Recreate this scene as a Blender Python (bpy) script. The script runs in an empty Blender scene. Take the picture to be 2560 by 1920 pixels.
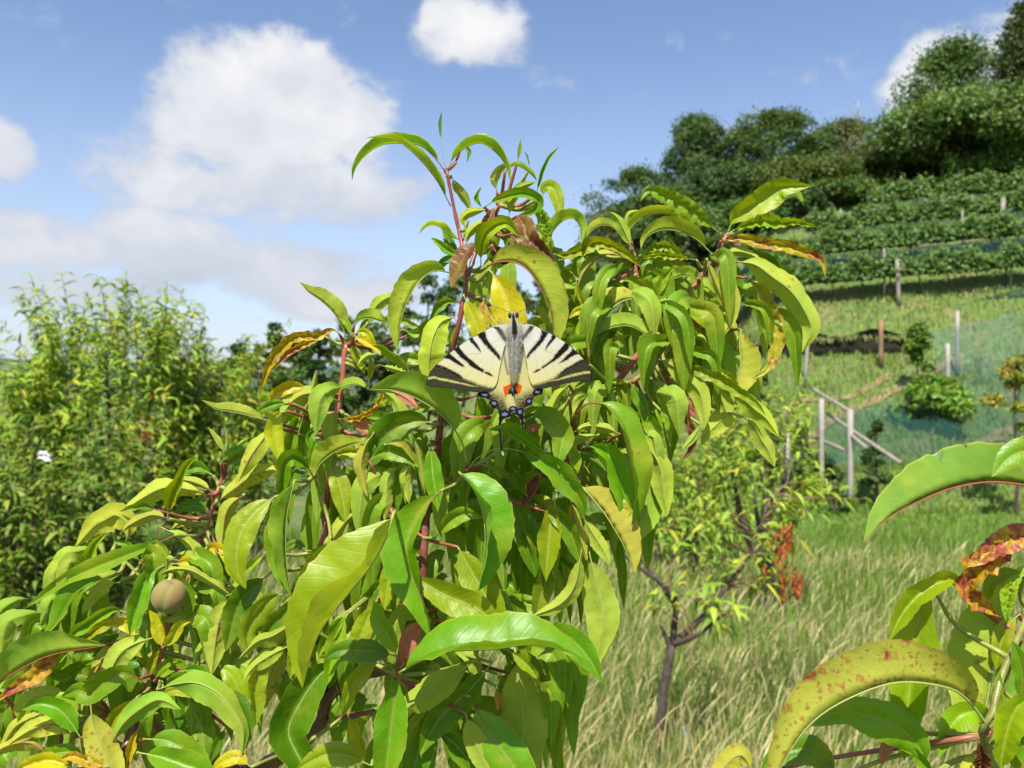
import bpy, math, random
import numpy as np
from mathutils import Vector

# ---------------------------------------------------------------- camera, sky, sun, exposure
SC = bpy.context.scene
COL = SC.collection
CAMZ = 1.75
FPX = 1280 / math.tan(math.radians(32.5))          # focal length in photo pixels (2560 wide)
cam = bpy.data.cameras.new('camera')
cam.sensor_width = 36.0
cam.lens = 36.0 / (2 * math.tan(math.radians(32.5)))
cam.clip_start = 0.02
cam.clip_end = 5000
cam.dof.use_dof = True
cam.dof.focus_distance = 0.37
cam.dof.aperture_fstop = 20.0
camo = bpy.data.objects.new('camera', cam)
camo.location = (0, 0, CAMZ)
camo.rotation_euler = (math.radians(90), 0, 0)
COL.objects.link(camo)
SC.camera = camo

SUN_EL, SUN_AZ = 57.0, 191.0        # azimuth clockwise from +Y (north): behind the camera, to the left
sun = bpy.data.lights.new('sun', 'SUN')
sun.energy = 5.0
sun.angle = math.radians(0.53)
sun.color = (1.0, 0.96, 0.88)
suno = bpy.data.objects.new('sun', sun)
_e, _a = math.radians(SUN_EL), math.radians(SUN_AZ)
SUNDIR = Vector((math.sin(_a) * math.cos(_e), math.cos(_a) * math.cos(_e), math.sin(_e)))
suno.rotation_euler = SUNDIR.to_track_quat('Z', 'Y').to_euler()
suno.location = (0, 0, 30)
COL.objects.link(suno)

SC.view_settings.view_transform = 'Standard'
SC.view_settings.look = 'None'
SC.view_settings.exposure = 0.72
SC.view_settings.gamma = 1.0
SC.view_settings.use_curve_mapping = False
SC.cycles.use_denoising = True
SC.cycles.max_bounces = 8
SC.cycles.transparent_max_bounces = 12

class NT:
    """small helper round a node tree"""
    def __init__(s, tree):
        s.t = tree
        tree.nodes.clear()
    def n(s, typ, **kw):
        nd = s.t.nodes.new(typ)
        for k, v in kw.items():
            if k.startswith('i_'):
                nd.inputs[k[2:].replace('_', ' ')].default_value = v
            else:
                setattr(nd, k, v)
        return nd
    def l(s, a, b):
        s.t.links.new(a, b)
    def val(s, x, sock):
        if isinstance(x, (int, float)):
            sock.default_value = x
        elif isinstance(x, (tuple, list)):
            sock.default_value = tuple(x) + ((1.0,) if len(x) == 3 and sock.type == 'RGBA' else ())
        else:
            s.l(x, sock)
    def m(s, op, a, b=0.0, c=0.0, clamp=False):
        nd = s.n('ShaderNodeMath', operation=op, use_clamp=clamp)
        for i, x in enumerate((a, b, c)):
            s.val(x, nd.inputs[i])
        return nd.outputs[0]
    def mix(s, f, a, b, mode='MIX'):
        nd = s.n('ShaderNodeMix', data_type='RGBA', blend_type=mode)
        s.val(f, nd.inputs[0]); s.val(a, nd.inputs[6]); s.val(b, nd.inputs[7])
        return nd.outputs[2]
    def ramp(s, f, stops, interp='LINEAR'):
        nd = s.n('ShaderNodeValToRGB')
        cr = nd.color_ramp
        cr.interpolation = interp
        while len(cr.elements) > 1:
            cr.elements.remove(cr.elements[-1])
        for i, (p, c) in enumerate(stops):
            e = cr.elements[0] if i == 0 else cr.elements.new(p)
            e.position = p
            e.color = tuple(c) + (1.0,) if len(c) == 3 else c
        s.l(f, nd.inputs[0])
        return nd.outputs[0]
    def smooth(s, x, a, b):
        nd = s.n('ShaderNodeMapRange', interpolation_type='SMOOTHSTEP')
        s.val(x, nd.inputs[0])
        nd.inputs[1].default_value = a; nd.inputs[2].default_value = b
        return nd.outputs[0]
    def noise(s, vec, scale, detail=3.0, rough=0.55, dim='3D', w=None):
        nd = s.n('ShaderNodeTexNoise', noise_dimensions=dim)
        if vec is not None:
            s.l(vec, nd.inputs['Vector'])
        nd.inputs['Scale'].default_value = scale
        nd.inputs['Detail'].default_value = detail
        nd.inputs['Roughness'].default_value = rough
        return nd.outputs[0]

# world: Nishita sky with cumulus clouds at their bearings and heights
W = bpy.data.worlds.new('World')
SC.world = W
W.use_nodes = True
k = NT(W.node_tree)
out = k.n('ShaderNodeOutputWorld')
sky = k.n('ShaderNodeTexSky', sky_type='NISHITA', sun_disc=False)
sky.sun_elevation = _e
sky.sun_rotation = _a
sky.altitude = 300
sky.air_density = 1.0
sky.dust_density = 1.6
sky.ozone_density = 1.6
bg = k.n('ShaderNodeBackground')
bg.inputs[1].default_value = 0.11
skyc = k.mix(1.0, sky.outputs[0], (1.0, 0.99, 1.05, 1.0), 'MULTIPLY')
k.l(skyc, bg.inputs[0])
tc = k.n('ShaderNodeTexCoord')
sep = k.n('ShaderNodeSeparateXYZ')
nrm = k.n('ShaderNodeVectorMath', operation='NORMALIZE')
k.l(tc.outputs['Generated'], nrm.inputs[0])
k.l(nrm.outputs[0], sep.inputs[0])
az = k.m('ARCTAN2', sep.outputs[0], sep.outputs[1])
el = k.m('ARCSINE', sep.outputs[2])
def azel(px, py):
    X, Z = (px - 1280) / FPX, (960 - py) / FPX
    return math.atan2(X, 1.0), math.atan2(Z, math.hypot(X, 1.0))
pv = k.n('ShaderNodeCombineXYZ')
k.l(az, pv.inputs[0]); k.l(k.m('MULTIPLY', el, 1.35), pv.inputs[1])
warp = k.n('ShaderNodeTexNoise'); warp.inputs['Scale'].default_value = 7.0; warp.inputs['Detail'].default_value = 4.0
k.l(pv.outputs[0], warp.inputs['Vector'])
wv = k.n('ShaderNodeVectorMath', operation='MULTIPLY_ADD')
k.l(warp.outputs['Color'], wv.inputs[0]); wv.inputs[1].default_value = (0.06, 0.06, 0); k.l(pv.outputs[0], wv.inputs[2])
fb = k.noise(wv.outputs[0], 11.0, 9.0, 0.60)
sm = k.noise(wv.outputs[0], 6.5, 3.0, 0.45)
up = k.n('ShaderNodeVectorMath', operation='ADD'); up.inputs[1].default_value = (-0.01, 0.055, 0)
k.l(wv.outputs[0], up.inputs[0])
fb2 = k.noise(up.outputs[0], 6.5, 3.0, 0.45)
# px, py, half-width, half-height (photo pixels), weight, softness flag
CLOUDS = [(560, 205, 150, 100, 1.0), (700, 240, 205, 125, 1.1), (850, 285, 135, 85, 1.0), (640, 340, 240, 115, .98), (880, 330, 110, 80, .9),
          (640, 450, 400, 105, .72), (900, 470, 180, 80, .66), (480, 400, 190, 60, .62),
          (1175, 85, 150, 80, .80), (1110, 60, 80, 50, .66), (1265, 70, 60, 60, .6),
          (2290, 235, 80, 55, .78), (2390, 165, 115, 75, .9), (2530, 110, 110, 80, .85),
          (-10, 380, 75, 66, .85),
          (420, 590, 190, 60, .82), (720, 680, 230, 75, .80), (120, 620, 210, 60, .80), (880, 740, 210, 65, .78), (520, 650, 320, 70, .72), (180, 720, 300, 60, .66), (60, 560, 120, 40, .7),
          (1410, 690, 50, 30, .8)]
dens = None
for (px, py, rx, ry, w_) in CLOUDS:
    a0, e0 = azel(px, py)
    ra, re = rx / FPX, ry / FPX
    d = k.m('ADD', k.m('POWER', k.m('ABSOLUTE', k.m('DIVIDE', k.m('SUBTRACT', az, a0), ra)), 2.0),
            k.m('POWER', k.m('ABSOLUTE', k.m('DIVIDE', k.m('SUBTRACT', el, e0), re)), 2.0))
    v = k.m('SUBTRACT', w_, k.m('MULTIPLY', d, w_ * 0.62))
    dens = v if dens is None else k.m('MAXIMUM', dens, v)
# the same kind of fair-weather clouds all round the rest of the sky
gen = k.noise(wv.outputs[0], 2.6, 5.0, 0.55)
side = k.smooth(k.m('ABSOLUTE', az), 0.62, 0.9)
high = k.smooth(el, 0.5, 0.75)
gmask = k.m('MULTIPLY', k.m('SUBTRACT', gen, 0.47), k.m('MULTIPLY', k.m('MAXIMUM', side, high), 3.5))
dens = k.m('MAXIMUM', dens, gmask)
dens = k.m('ADD', dens, k.m('MULTIPLY', k.m('SUBTRACT', fb, 0.5), 1.9))
mask = k.smooth(dens, 0.13, 0.62)
mask = k.m('MULTIPLY', mask, k.smooth(el, -0.02, 0.03))
lit = k.m('ADD', 0.72, k.m('MULTIPLY', k.m('SUBTRACT', sm, fb2), 2.2), clamp=True)
lit = k.m('MULTIPLY', k.m('MULTIPLY', lit, k.smooth(dens, 0.0, 0.95), clamp=True), k.m('MULTIPLY_ADD', k.smooth(el, 0.14, 0.34), 0.45, 0.55))
cc = k.mix(lit, (0.56, 0.62, 0.74), (0.95, 0.95, 0.96))
cbg = k.n('ShaderNodeBackground')
cbg.inputs[1].default_value = 0.61
k.l(cc, cbg.inputs[0])
haze_c = k.n('ShaderNodeBackground')          # thin whitish veil low over the land
haze_c.inputs[0].default_value = (0.66, 0.74, 0.87, 1)
haze_c.inputs[1].default_value = 0.66
hm = k.n('ShaderNodeMixShader')
k.l(k.m('MULTIPLY', k.m('SUBTRACT', 1.0, k.smooth(el, 0.0, 0.42)), 0.50), hm.inputs[0])
k.l(bg.outputs[0], hm.inputs[1]); k.l(haze_c.outputs[0], hm.inputs[2])
ms = k.n('ShaderNodeMixShader')
k.l(mask, ms.inputs[0]); k.l(hm.outputs[0], ms.inputs[1]); k.l(cbg.outputs[0], ms.inputs[2])
k.l(ms.outputs[0], out.inputs[0])
W.cycles.sampling_method = 'MANUAL'
W.cycles.sample_map_resolution = 1024

# ---------------------------------------------------------------- helpers
FR = {'A': (820, 240, 3.456), 'R': (1380, 440, 3.0722), 'Q': (1180, 560, 4.6083), 'P': (640, 640, 4.6083),
      'C': (460, 980, 4.6083), 'D': (660, 900, 3.456), 'E': (1100, 900, 3.456), 'G': (1400, 840, 3.456),
      'H': (500, 1240, 3.95), 'I': (0, 1080, 3.0722), 'J': (0, 1480, 3.253), 'K': (640, 1400, 2.4578),
      'M': (1820, 1080, 1.9757), 'W': (1000, 740, 4.0963), 'S': (0, 0, 1.0),
      'X': (1050, 770, 8.508), 'Y': (1160, 920, 8.508), 'Z': (1260, 770, 8.508), 'T': (0, 0, 0.86406)}
def src(fr, x, y):
    x0, y0, s = FR[fr]
    return x0 + x / s, y0 + y / s
def at(px, py, d):
    """photo bearing + real distance -> place in the world (metres)"""
    return np.array(((px - 1280) / FPX * d, d, CAMZ - (py - 960) / FPX * d))
def at2(px, py, d):
    return at(px / 0.86406, py / 0.86406, d)

def catmull(P, n):
    P = np.asarray(P, float)
    if len(P) == 2:
        t = np.linspace(0, 1, n)[:, None]
        return P[0] * (1 - t) + P[1] * t
    Q = np.vstack([2 * P[0] - P[1], P, 2 * P[-1] - P[-2]])
    seg = np.linalg.norm(np.diff(P, axis=0), axis=1)
    cum = np.concatenate([[0], np.cumsum(seg)]); cum /= cum[-1]
    outp = np.zeros((n, P.shape[1]))
    for i, t in enumerate(np.linspace(0, 1, n)):
        j = min(max(np.searchsorted(cum, t, 'right') - 1, 0), len(P) - 2)
        u = (t - cum[j]) / max(cum[j + 1] - cum[j], 1e-9)
        p0, p1, p2, p3 = Q[j], Q[j + 1], Q[j + 2], Q[j + 3]
        outp[i] = 0.5 * (2 * p1 + (p2 - p0) * u + (2 * p0 - 5 * p1 + 4 * p2 - p3) * u * u + (3 * p1 - p0 - 3 * p2 + p3) * u ** 3)
    return outp

def mesh(name, v, f, mats, uv=None, col=None, mi=None, smooth=True):
    v = np.asarray(v, np.float32); f = np.asarray(f, np.int32)
    me = bpy.data.meshes.new(name)
    n, kk = f.shape
    me.vertices.add(len(v)); me.vertices.foreach_set('co', v.ravel())
    me.loops.add(n * kk); me.loops.foreach_set('vertex_index', f.ravel())
    me.polygons.add(n)
    me.polygons.foreach_set('loop_start', np.arange(0, n * kk, kk, dtype=np.int32))
    me.polygons.foreach_set('loop_total', np.full(n, kk, np.int32))
    me.polygons.foreach_set('use_smooth', np.full(n, smooth))
    for m_ in (mats if isinstance(mats, (list, tuple)) else [mats]):
        me.materials.append(m_)
    if mi is not None:
        me.polygons.foreach_set('material_index', np.asarray(mi, np.int32))
    if uv is not None:
        ul = me.uv_layers.new(name='UVMap')
        ul.data.foreach_set('uv', np.asarray(uv, np.float32)[f.ravel()].ravel())
    if col is not None:
        ca = me.color_attributes.new('Col', 'FLOAT_COLOR', 'POINT')
        c4 = np.ones((len(v), 4), np.float32); c4[:, :3] = col
        ca.data.foreach_set('color', c4.ravel())
    me.update(calc_edges=True)
    return me
def obj(name, me, parent=None, loc=(0, 0, 0), **props):
    o = bpy.data.objects.new(name, me)
    o.location = loc
    COL.objects.link(o)
    o.parent = parent
    for a, b in props.items():
        o[a] = b
    return o
def thing(name, label, cat, loc, group=None):
    o = obj(name, None, None, loc, label=label, category=cat)
    o.empty_display_size = 0.05
    if group:
        o['group'] = group
    return o
class MB:
    """collects pieces of one mesh"""
    def __init__(s):
        s.v, s.f, s.c, s.n = [], [], [], 0
    def add(s, v, f, c=None):
        v = np.asarray(v, float); f = np.asarray(f, int)
        s.v.append(v); s.f.append(f + s.n); s.n += len(v)
        s.c.append(np.tile(c, (len(v), 1)) if c is not None and np.ndim(c) == 1 else (c if c is not None else np.ones((len(v), 3))))
    def mesh(s, name, mats, off=(0, 0, 0), smooth=True, col=True):
        return mesh(name, np.vstack(s.v) - np.asarray(off), np.vstack(s.f), mats, col=np.vstack(s.c) if col else None, smooth=smooth)
def tube(P, R, sides=8, cap=True, wob=0.0, rng=None):
    P = np.asarray(P, float); n = len(P)
    R = np.broadcast_to(np.asarray(R, float), (n,)) if np.ndim(R) == 0 or len(R) != n else np.asarray(R, float)
    T = np.gradient(P, axis=0); T /= np.linalg.norm(T, axis=1)[:, None] + 1e-12
    up = np.array((0.31, 0.17, 0.93)); 
    if abs(T[0] @ up) > 0.9: up = np.array((1.0, 0.2, 0.1))
    A = np.cross(T, up); A /= np.linalg.norm(A, axis=1)[:, None] + 1e-12
    B = np.cross(T, A)
    an = np.linspace(0, 2 * math.pi, sides, endpoint=False)
    rr = R[:, None] * np.ones((1, sides))
    if wob and rng is not None:
        rr = rr * (1 + wob * (rng.random((n, sides)) - .5))
    V = P[:, None, :] + rr[..., None] * (np.cos(an)[None, :, None] * A[:, None, :] + np.sin(an)[None, :, None] * B[:, None, :])
    if cap:      # close both ends with a pinched ring
        e0 = P[0] + (V[0] - P[0]) * 1e-3; e1 = P[-1] + (V[-1] - P[-1]) * 1e-3
        V = np.concatenate([e0[None], V, e1[None]]); n += 2
    V = V.reshape(-1, 3)
    i = np.arange(n - 1)[:, None]; j = np.arange(sides)[None, :]
    j2 = (j + 1) % sides
    F = np.stack([i * sides + j, i * sides + j2, (i + 1) * sides + j2, (i + 1) * sides + j], -1).reshape(-1, 4)
    return V, F

def mat(name):
    m_ = bpy.data.materials.new(name)
    m_.use_nodes = True
    return m_, NT(m_.node_tree)

# ---------------------------------------------------------------- materials
def leaf_material():
    m_, k = mat('peach_leaf')
    out = k.n('ShaderNodeOutputMaterial')
    oi = k.n('ShaderNodeObjectInfo')
    uvn = k.n('ShaderNodeUVMap'); sp = k.n('ShaderNodeSeparateXYZ'); k.l(uvn.outputs[0], sp.inputs[0])
    tcn = k.n('ShaderNodeTexCoord'); P = tcn.outputs['Object']
    geo = k.n('ShaderNodeNewGeometry'); back = geo.outputs['Backfacing']
    au = k.m('ABSOLUTE', k.m('MULTIPLY_ADD', sp.outputs[0], 2.0, -1.0))
    v = sp.outputs[1]
    # side veins leave the midrib and bend forward
    q = k.m('MULTIPLY', k.m('SUBTRACT', v, k.m('MULTIPLY', k.m('POWER', au, 1.4), 0.13)), 15.0)
    nz = k.noise(P, 60.0, 3.0)
    q = k.m('ADD', q, k.m('MULTIPLY', k.m('SUBTRACT', nz, 0.5), 0.5))
    tri = k.m('ABSOLUTE', k.m('SUBTRACT', k.m('FRACT', q), 0.5))          # 0.5 on a vein, 0 between
    vein = k.m('MULTIPLY', k.smooth(tri, 0.455, 0.5), k.m('SUBTRACT', 1.0, k.m('MULTIPLY', au, 0.7)))
    mid = k.smooth(au, 0.07, 0.02)
    seedp = k.n('ShaderNodeVectorMath', operation='MULTIPLY_ADD')
    k.l(oi.outputs['Random'], seedp.inputs[0]); seedp.inputs[1].default_value = (7, 3, 5); k.l(P, seedp.inputs[2])
    big = k.noise(seedp.outputs[0], 42.0, 4.0, 0.6)
    fine = k.noise(seedp.outputs[0], 420.0, 3.0, 0.6)
    base = oi.outputs['Color']; alpha = oi.outputs['Alpha']
    c = k.mix(k.m('MULTIPLY', k.smooth(big, 0.45, 0.75), 0.55), base, (0.36, 0.36, 0.02))
    c = k.mix(k.m('MULTIPLY', k.smooth(big, 0.5, 0.25), 0.4), c, k.mix(1.0, base, (0.5, 0.75, 0.4), 'MULTIPLY'))
    c = k.mix(k.m('MULTIPLY', k.m('SUBTRACT', fine, 0.35), 0.35), c, k.mix(1.0, c, (0.65, 0.75, 0.5), 'MULTIPLY'))
    c = k.mix(k.m('MULTIPLY', vein, 0.15), c, (0.42, 0.48, 0.14))
    c = k.mix(k.m('MULTIPLY', mid, 0.40), c, (0.42, 0.46, 0.14))
    c = k.mix(k.m('MULTIPLY', k.smooth(au, 0.93, 0.99), 0.35), c, (0.42, 0.44, 0.06))
    # the underside is paler and duller
    hsv = k.n('ShaderNodeHueSaturation'); hsv.inputs['Hue'].default_value = 0.492; hsv.inputs['Saturation'].default_value = 0.95; hsv.inputs['Value'].default_value = 1.30
    k.l(c, hsv.inputs['Color'])
    under = k.mix(0.09, hsv.outputs[0], (0.52, 0.55, 0.16))
    c = k.mix(back, c, under)
    dust = k.noise(seedp.outputs[0], 1500.0, 2.0)
    c = k.mix(k.m('MULTIPLY', k.smooth(dust, 0.66, 0.75), 0.10), c, (0.50, 0.50, 0.30))
    # red blisters, freckles and margins on the sick leaves
    wn = k.n('ShaderNodeTexNoise'); wn.inputs['Scale'].default_value = 700.0; k.l(seedp.outputs[0], wn.inputs['Vector'])
    wp = k.n('ShaderNodeVectorMath', operation='MULTIPLY_ADD'); k.l(wn.outputs['Color'], wp.inputs[0]); wp.inputs[1].default_value = (.0022, .0022, .0022); k.l(seedp.outputs[0], wp.inputs[2])
    vo = k.n('ShaderNodeTexVoronoi'); k.l(wp.outputs[0], vo.inputs['Vector']); vo.inputs['Scale'].default_value = 420.0
    vr = k.n('ShaderNodeSeparateColor'); k.l(vo.outputs['Color'], vr.inputs[0])
    spot = k.m('MULTIPLY', k.smooth(k.m('SUBTRACT', k.m('MULTIPLY', vr.outputs[0], 0.62), vo.outputs['Distance']), 0.06, 0.22), k.smooth(k.m('ADD', big, k.m('MULTIPLY', alpha, 0.52)), 0.70, 0.78))
    edge = k.m('MULTIPLY', k.smooth(k.m('ADD', au, k.m('MULTIPLY', k.m('SUBTRACT', nz, 0.5), 0.5)), 0.86, 1.02), alpha)
    blot = k.smooth(k.m('ADD', k.noise(seedp.outputs[0], 150.0, 4.0, 0.65), k.m('MULTIPLY', alpha, 0.42)), 0.80, 0.95)
    red = k.m('MAXIMUM', k.m('MAXIMUM', k.m('MULTIPLY', spot, 0.6), k.m('MULTIPLY', edge, 0.6)), blot)
    c = k.mix(red, c, k.ramp(fine, [(0.3, (0.15, 0.03, 0.015)), (0.55, (0.36, 0.08, 0.045)), (0.75, (0.46, 0.18, 0.07))]))
    # quilted relief between the veins
    net = k.n('ShaderNodeTexVoronoi', feature='DISTANCE_TO_EDGE'); k.l(seedp.outputs[0], net.inputs['Vector']); net.inputs['Scale'].default_value = 620.0
    netl = k.smooth(net.outputs['Distance'], 0.0, 0.16)
    ridge = k.m('POWER', k.m('MULTIPLY', tri, 2.0), 7.0)
    hgt = k.m('ADD', k.m('MULTIPLY', ridge, -0.22), k.m('MULTIPLY', big, 1.7))
    hgt = k.m('ADD', hgt, k.m('MULTIPLY', netl, 0.05))
    hgt = k.m('ADD', hgt, k.m('MULTIPLY', fine, 0.10))
    bump = k.n('ShaderNodeBump'); bump.inputs['Strength'].default_value = 0.45; bump.inputs['Distance'].default_value = 0.0006
    k.l(hgt, bump.inputs['Height'])
    pr = k.n('ShaderNodeBsdfPrincipled')
    k.l(c, pr.inputs['Base Color']); k.l(bump.outputs[0], pr.inputs['Normal'])
    k.l(k.m('ADD', k.m('MULTIPLY', back, 0.22), k.m('MULTIPLY_ADD', big, 0.34, 0.24)), pr.inputs['Roughness'])
    k.l(k.m('SUBTRACT', 0.36, k.m('MULTIPLY', back, 0.27)), pr.inputs['Specular IOR Level'])
    tr = k.n('ShaderNodeBsdfTranslucent')
    tcol = k.mix(1.0, c, (1.25, 1.15, 0.30), 'MULTIPLY')
    k.l(tcol, tr.inputs[0]); k.l(bump.outputs[0], tr.inputs['Normal'])
    mx = k.n('ShaderNodeMixShader'); mx.inputs[0].default_value = 0.35
    k.l(pr.outputs[0], mx.inputs[1]); k.l(tr.outputs[0], mx.inputs[2]); k.l(mx.outputs[0], out.inputs[0])
    return m_
def simple(name, color, rough=0.6, var=0.25, scale=30.0, bump=0.0, bscale=None, spec=0.4, alt=None):
    m_, k = mat(name)
    out = k.n('ShaderNodeOutputMaterial'); pr = k.n('ShaderNodeBsdfPrincipled')
    tcn = k.n('ShaderNodeTexCoord'); P = tcn.outputs['Object']
    nz = k.noise(P, scale, 5.0, 0.6)
    b = alt or tuple(x * (1 - var) for x in color)
    k.l(k.mix(k.smooth(nz, 0.3, 0.7), b, color), pr.inputs['Base Color'])
    pr.inputs['Roughness'].default_value = rough
    pr.inputs['Specular IOR Level'].default_value = spec
    if bump:
        bn = k.n('ShaderNodeBump'); bn.inputs['Strength'].default_value = 0.7; bn.inputs['Distance'].default_value = bump
        k.l(k.noise(P, bscale or scale * 3, 5.0, 0.65), bn.inputs['Height']); k.l(bn.outputs[0], pr.inputs['Normal'])
    k.l(pr.outputs[0], out.inputs[0])
    return m_
def foliage_material(name, trans=0.35, rough=0.5, tint=(1.2, 1.15, 0.4)):
    m_, k = mat(name)
    out = k.n('ShaderNodeOutputMaterial'); pr = k.n('ShaderNodeBsdfPrincipled')
    at_ = k.n('ShaderNodeVertexColor', layer_name='Col')
    k.l(at_.outputs[0], pr.inputs['Base Color'])
    pr.inputs['Roughness'].default_value = rough
    pr.inputs['Specular IOR Level'].default_value = 0.35
    tr = k.n('ShaderNodeBsdfTranslucent'); k.l(k.mix(1.0, at_.outputs[0], tint, 'MULTIPLY'), tr.inputs[0])
    mx = k.n('ShaderNodeMixShader'); mx.inputs[0].default_value = trans
    k.l(pr.outputs[0], mx.inputs[1]); k.l(tr.outputs[0], mx.inputs[2]); k.l(mx.outputs[0], out.inputs[0])
    return m_
def twig_material():
    """young peach wood: red where the sun has coloured it, green to brown elsewhere, with lenticels"""
    m_, k = mat('peach_wood')
    out = k.n('ShaderNodeOutputMaterial'); pr = k.n('ShaderNodeBsdfPrincipled')
    at_ = k.n('ShaderNodeVertexColor', layer_name='Col')
    P = k.n('ShaderNodeTexCoord').outputs['Object']
    nz = k.noise(P, 160.0, 5.0, 0.65); n2 = k.noise(P, 900.0, 2.0)
    c = k.mix(k.m('MULTIPLY', k.smooth(nz, 0.4, 0.7), 0.45), at_.outputs[0], k.mix(1.0, at_.outputs[0], (0.45, 0.38, 0.35), 'MULTIPLY'))
    c = k.mix(k.m('MULTIPLY', k.smooth(n2, 0.66, 0.74), 0.5), c, (0.45, 0.36, 0.26))
    k.l(c, pr.inputs['Base Color'])
    pr.inputs['Roughness'].default_value = 0.38
    bn = k.n('ShaderNodeBump'); bn.inputs['Strength'].default_value = 0.5; bn.inputs['Distance'].default_value = 0.0008
    k.l(nz, bn.inputs['Height']); k.l(bn.outputs[0], pr.inputs['Normal'])
    k.l(pr.outputs[0], out.inputs[0])
    return m_
def wing_material():
    m_, k = mat('butterfly_wing')
    out = k.n('ShaderNodeOutputMaterial'); pr = k.n('ShaderNodeBsdfPrincipled')
    at_ = k.n('ShaderNodeVertexColor', layer_name='Col')
    P = k.n('ShaderNodeTexCoord').outputs['Object']
    nz = k.noise(P, 2600.0, 2.0)
    c = k.mix(k.m('MULTIPLY', nz, 0.25), at_.outputs[0], k.mix(1.0, at_.outputs[0], (0.7, 0.7, 0.66), 'MULTIPLY'))
    k.l(c, pr.inputs['Base Color']); pr.inputs['Roughness'].default_value = 0.75
    pr.inputs['Specular IOR Level'].default_value = 0.06
    tr = k.n('ShaderNodeBsdfTranslucent'); k.l(at_.outputs[0], tr.inputs[0])
    mx = k.n('ShaderNodeMixShader'); mx.inputs[0].default_value = 0.12
    k.l(pr.outputs[0], mx.inputs[1]); k.l(tr.outputs[0], mx.inputs[2]); k.l(mx.outputs[0], out.inputs[0])
    return m_
def net_material(name, color, cover):
    """fine netting: a share of the light goes straight through the holes"""
    m_, k = mat(name)
    out = k.n('ShaderNodeOutputMaterial')
    df = k.n('ShaderNodeBsdfDiffuse'); df.inputs[0].default_value = color + (1,)
    tp = k.n('ShaderNodeBsdfTransparent')
    P = k.n('ShaderNodeTexCoord').outputs['Object']
    nz = k.noise(P, 1.3, 4.0, 0.6)
    mx = k.n('ShaderNodeMixShader')
    k.l(k.m('MULTIPLY', k.m('MULTIPLY_ADD', nz, 1.6, 0.1), cover, clamp=True), mx.inputs[0])
    k.l(tp.outputs[0], mx.inputs[1]); k.l(df.outputs[0], mx.inputs[2]); k.l(mx.outputs[0], out.inputs[0])
    return m_
def ground_material():
    m_, k = mat('meadow_ground')
    out = k.n('ShaderNodeOutputMaterial'); pr = k.n('ShaderNodeBsdfPrincipled')
    P = k.n('ShaderNodeTexCoord').outputs['Object']
    n1 = k.noise(P, 0.55, 6.0, 0.65); n2 = k.noise(P, 6.0, 6.0, 0.7); n3 = k.noise(P, 40.0, 3.0, 0.6)
    c = k.ramp(n2, [(0.25, (0.045, 0.085, 0.014)), (0.5, (0.10, 0.16, 0.028)), (0.75, (0.20, 0.22, 0.055))])
    c = k.mix(k.m('MULTIPLY', k.smooth(n1, 0.52, 0.68), 0.75), c, k.ramp(n3, [(0.3, (0.17, 0.12, 0.055)), (0.7, (0.30, 0.23, 0.11))]))
    k.l(c, pr.inputs['Base Color']); pr.inputs['Roughness'].default_value = 0.9
    bn = k.n('ShaderNodeBump'); bn.inputs['Strength'].default_value = 0.9; bn.inputs['Distance'].default_value = 0.08
    k.l(k.m('ADD', n2, k.m('MULTIPLY', n3, 0.4)), bn.inputs['Height']); k.l(bn.outputs[0], pr.inputs['Normal'])
    k.l(pr.outputs[0], out.inputs[0])
    return m_

M_LEAF = leaf_material()
M_RIB = foliage_material('leaf_midrib', 0.15, 0.4)
M_TWIG = twig_material()
M_WING = wing_material()
M_FOL = foliage_material('tree_foliage', 0.30, 0.5)
M_GRASS = foliage_material('grass_blade', 0.35, 0.6, (1.1, 1.1, 0.7))
M_BARK = simple('grey_bark', (0.10, 0.075, 0.06), 0.9, 0.5, 40, 0.01)
M_WOOD = simple('weathered_post_wood', (0.30, 0.26, 0.21), 0.85, 0.4, 12, 0.004)
M_WOODB = simple('brown_post_wood', (0.28, 0.17, 0.09), 0.85, 0.35, 12, 0.004)
M_CONC = simple('pale_concrete_post', (0.36, 0.33, 0.29), 0.9, 0.25, 14, 0.003)
M_GROUND = ground_material()
M_LIPSHADE = simple('painted_lip_shade', (0.035, 0.030, 0.020), 0.95, 0.6, 5, 0.05)  # near-black colour stands for the shade under the grassy lip

# ---------------------------------------------------------------- terrain
_D = np.array([-500, 0, 3.5, 7.0, 7.25, 9.0, 16.5, 25, 45, 80, 400.0])
_Z = np.array([0, 0, 1.95, 3.55, 4.2, 5.3, 9.9, 12, 17, 20, 22.0])
def gz(x, y):
    x = np.asarray(x, float); y = np.asarray(y, float)
    base = np.where(y < 17, -0.06 * y, -1.02 - 0.03 * np.minimum(y - 17, 120) * np.clip((8 - x) / 12, 0, 1))
    ys = 17.5 + np.maximum(0, 8 - x) * 2.0
    kx = np.clip((x + 26) / 33, 0, 1)
    h = np.minimum(np.interp(y - ys, _D, _Z) * kx, np.interp(x, [-14, -4, 5, 9, 14], [0, 1.5, 7, 12, 40]))
    return base + h + 0.10 * np.clip(x - 8, 0, 40) * np.clip((y - 22) / 6, 0, 1) + 0.03 * np.sin(x * 1.7 + y * .9) * np.clip(y - 2, 0, 1)
def grid_axis(parts):
    a = [np.arange(a0, a1, st) for a0, a1, st in parts]
    return np.unique(np.concatenate(a + [[parts[-1][1]]]))
gx = grid_axis([(-900, -100, 100), (-100, -20, 8), (-20, -8, 1.0), (-8, 22, 0.25), (22, 60, 2), (60, 200, 20), (200, 900, 100)])
gy = grid_axis([(-60, -5, 10), (-5, 2, 1.0), (2, 40, 0.25), (40, 100, 2.5), (100, 300, 20), (300, 1500, 150)])
X, Y = np.meshgrid(gx, gy)
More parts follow.
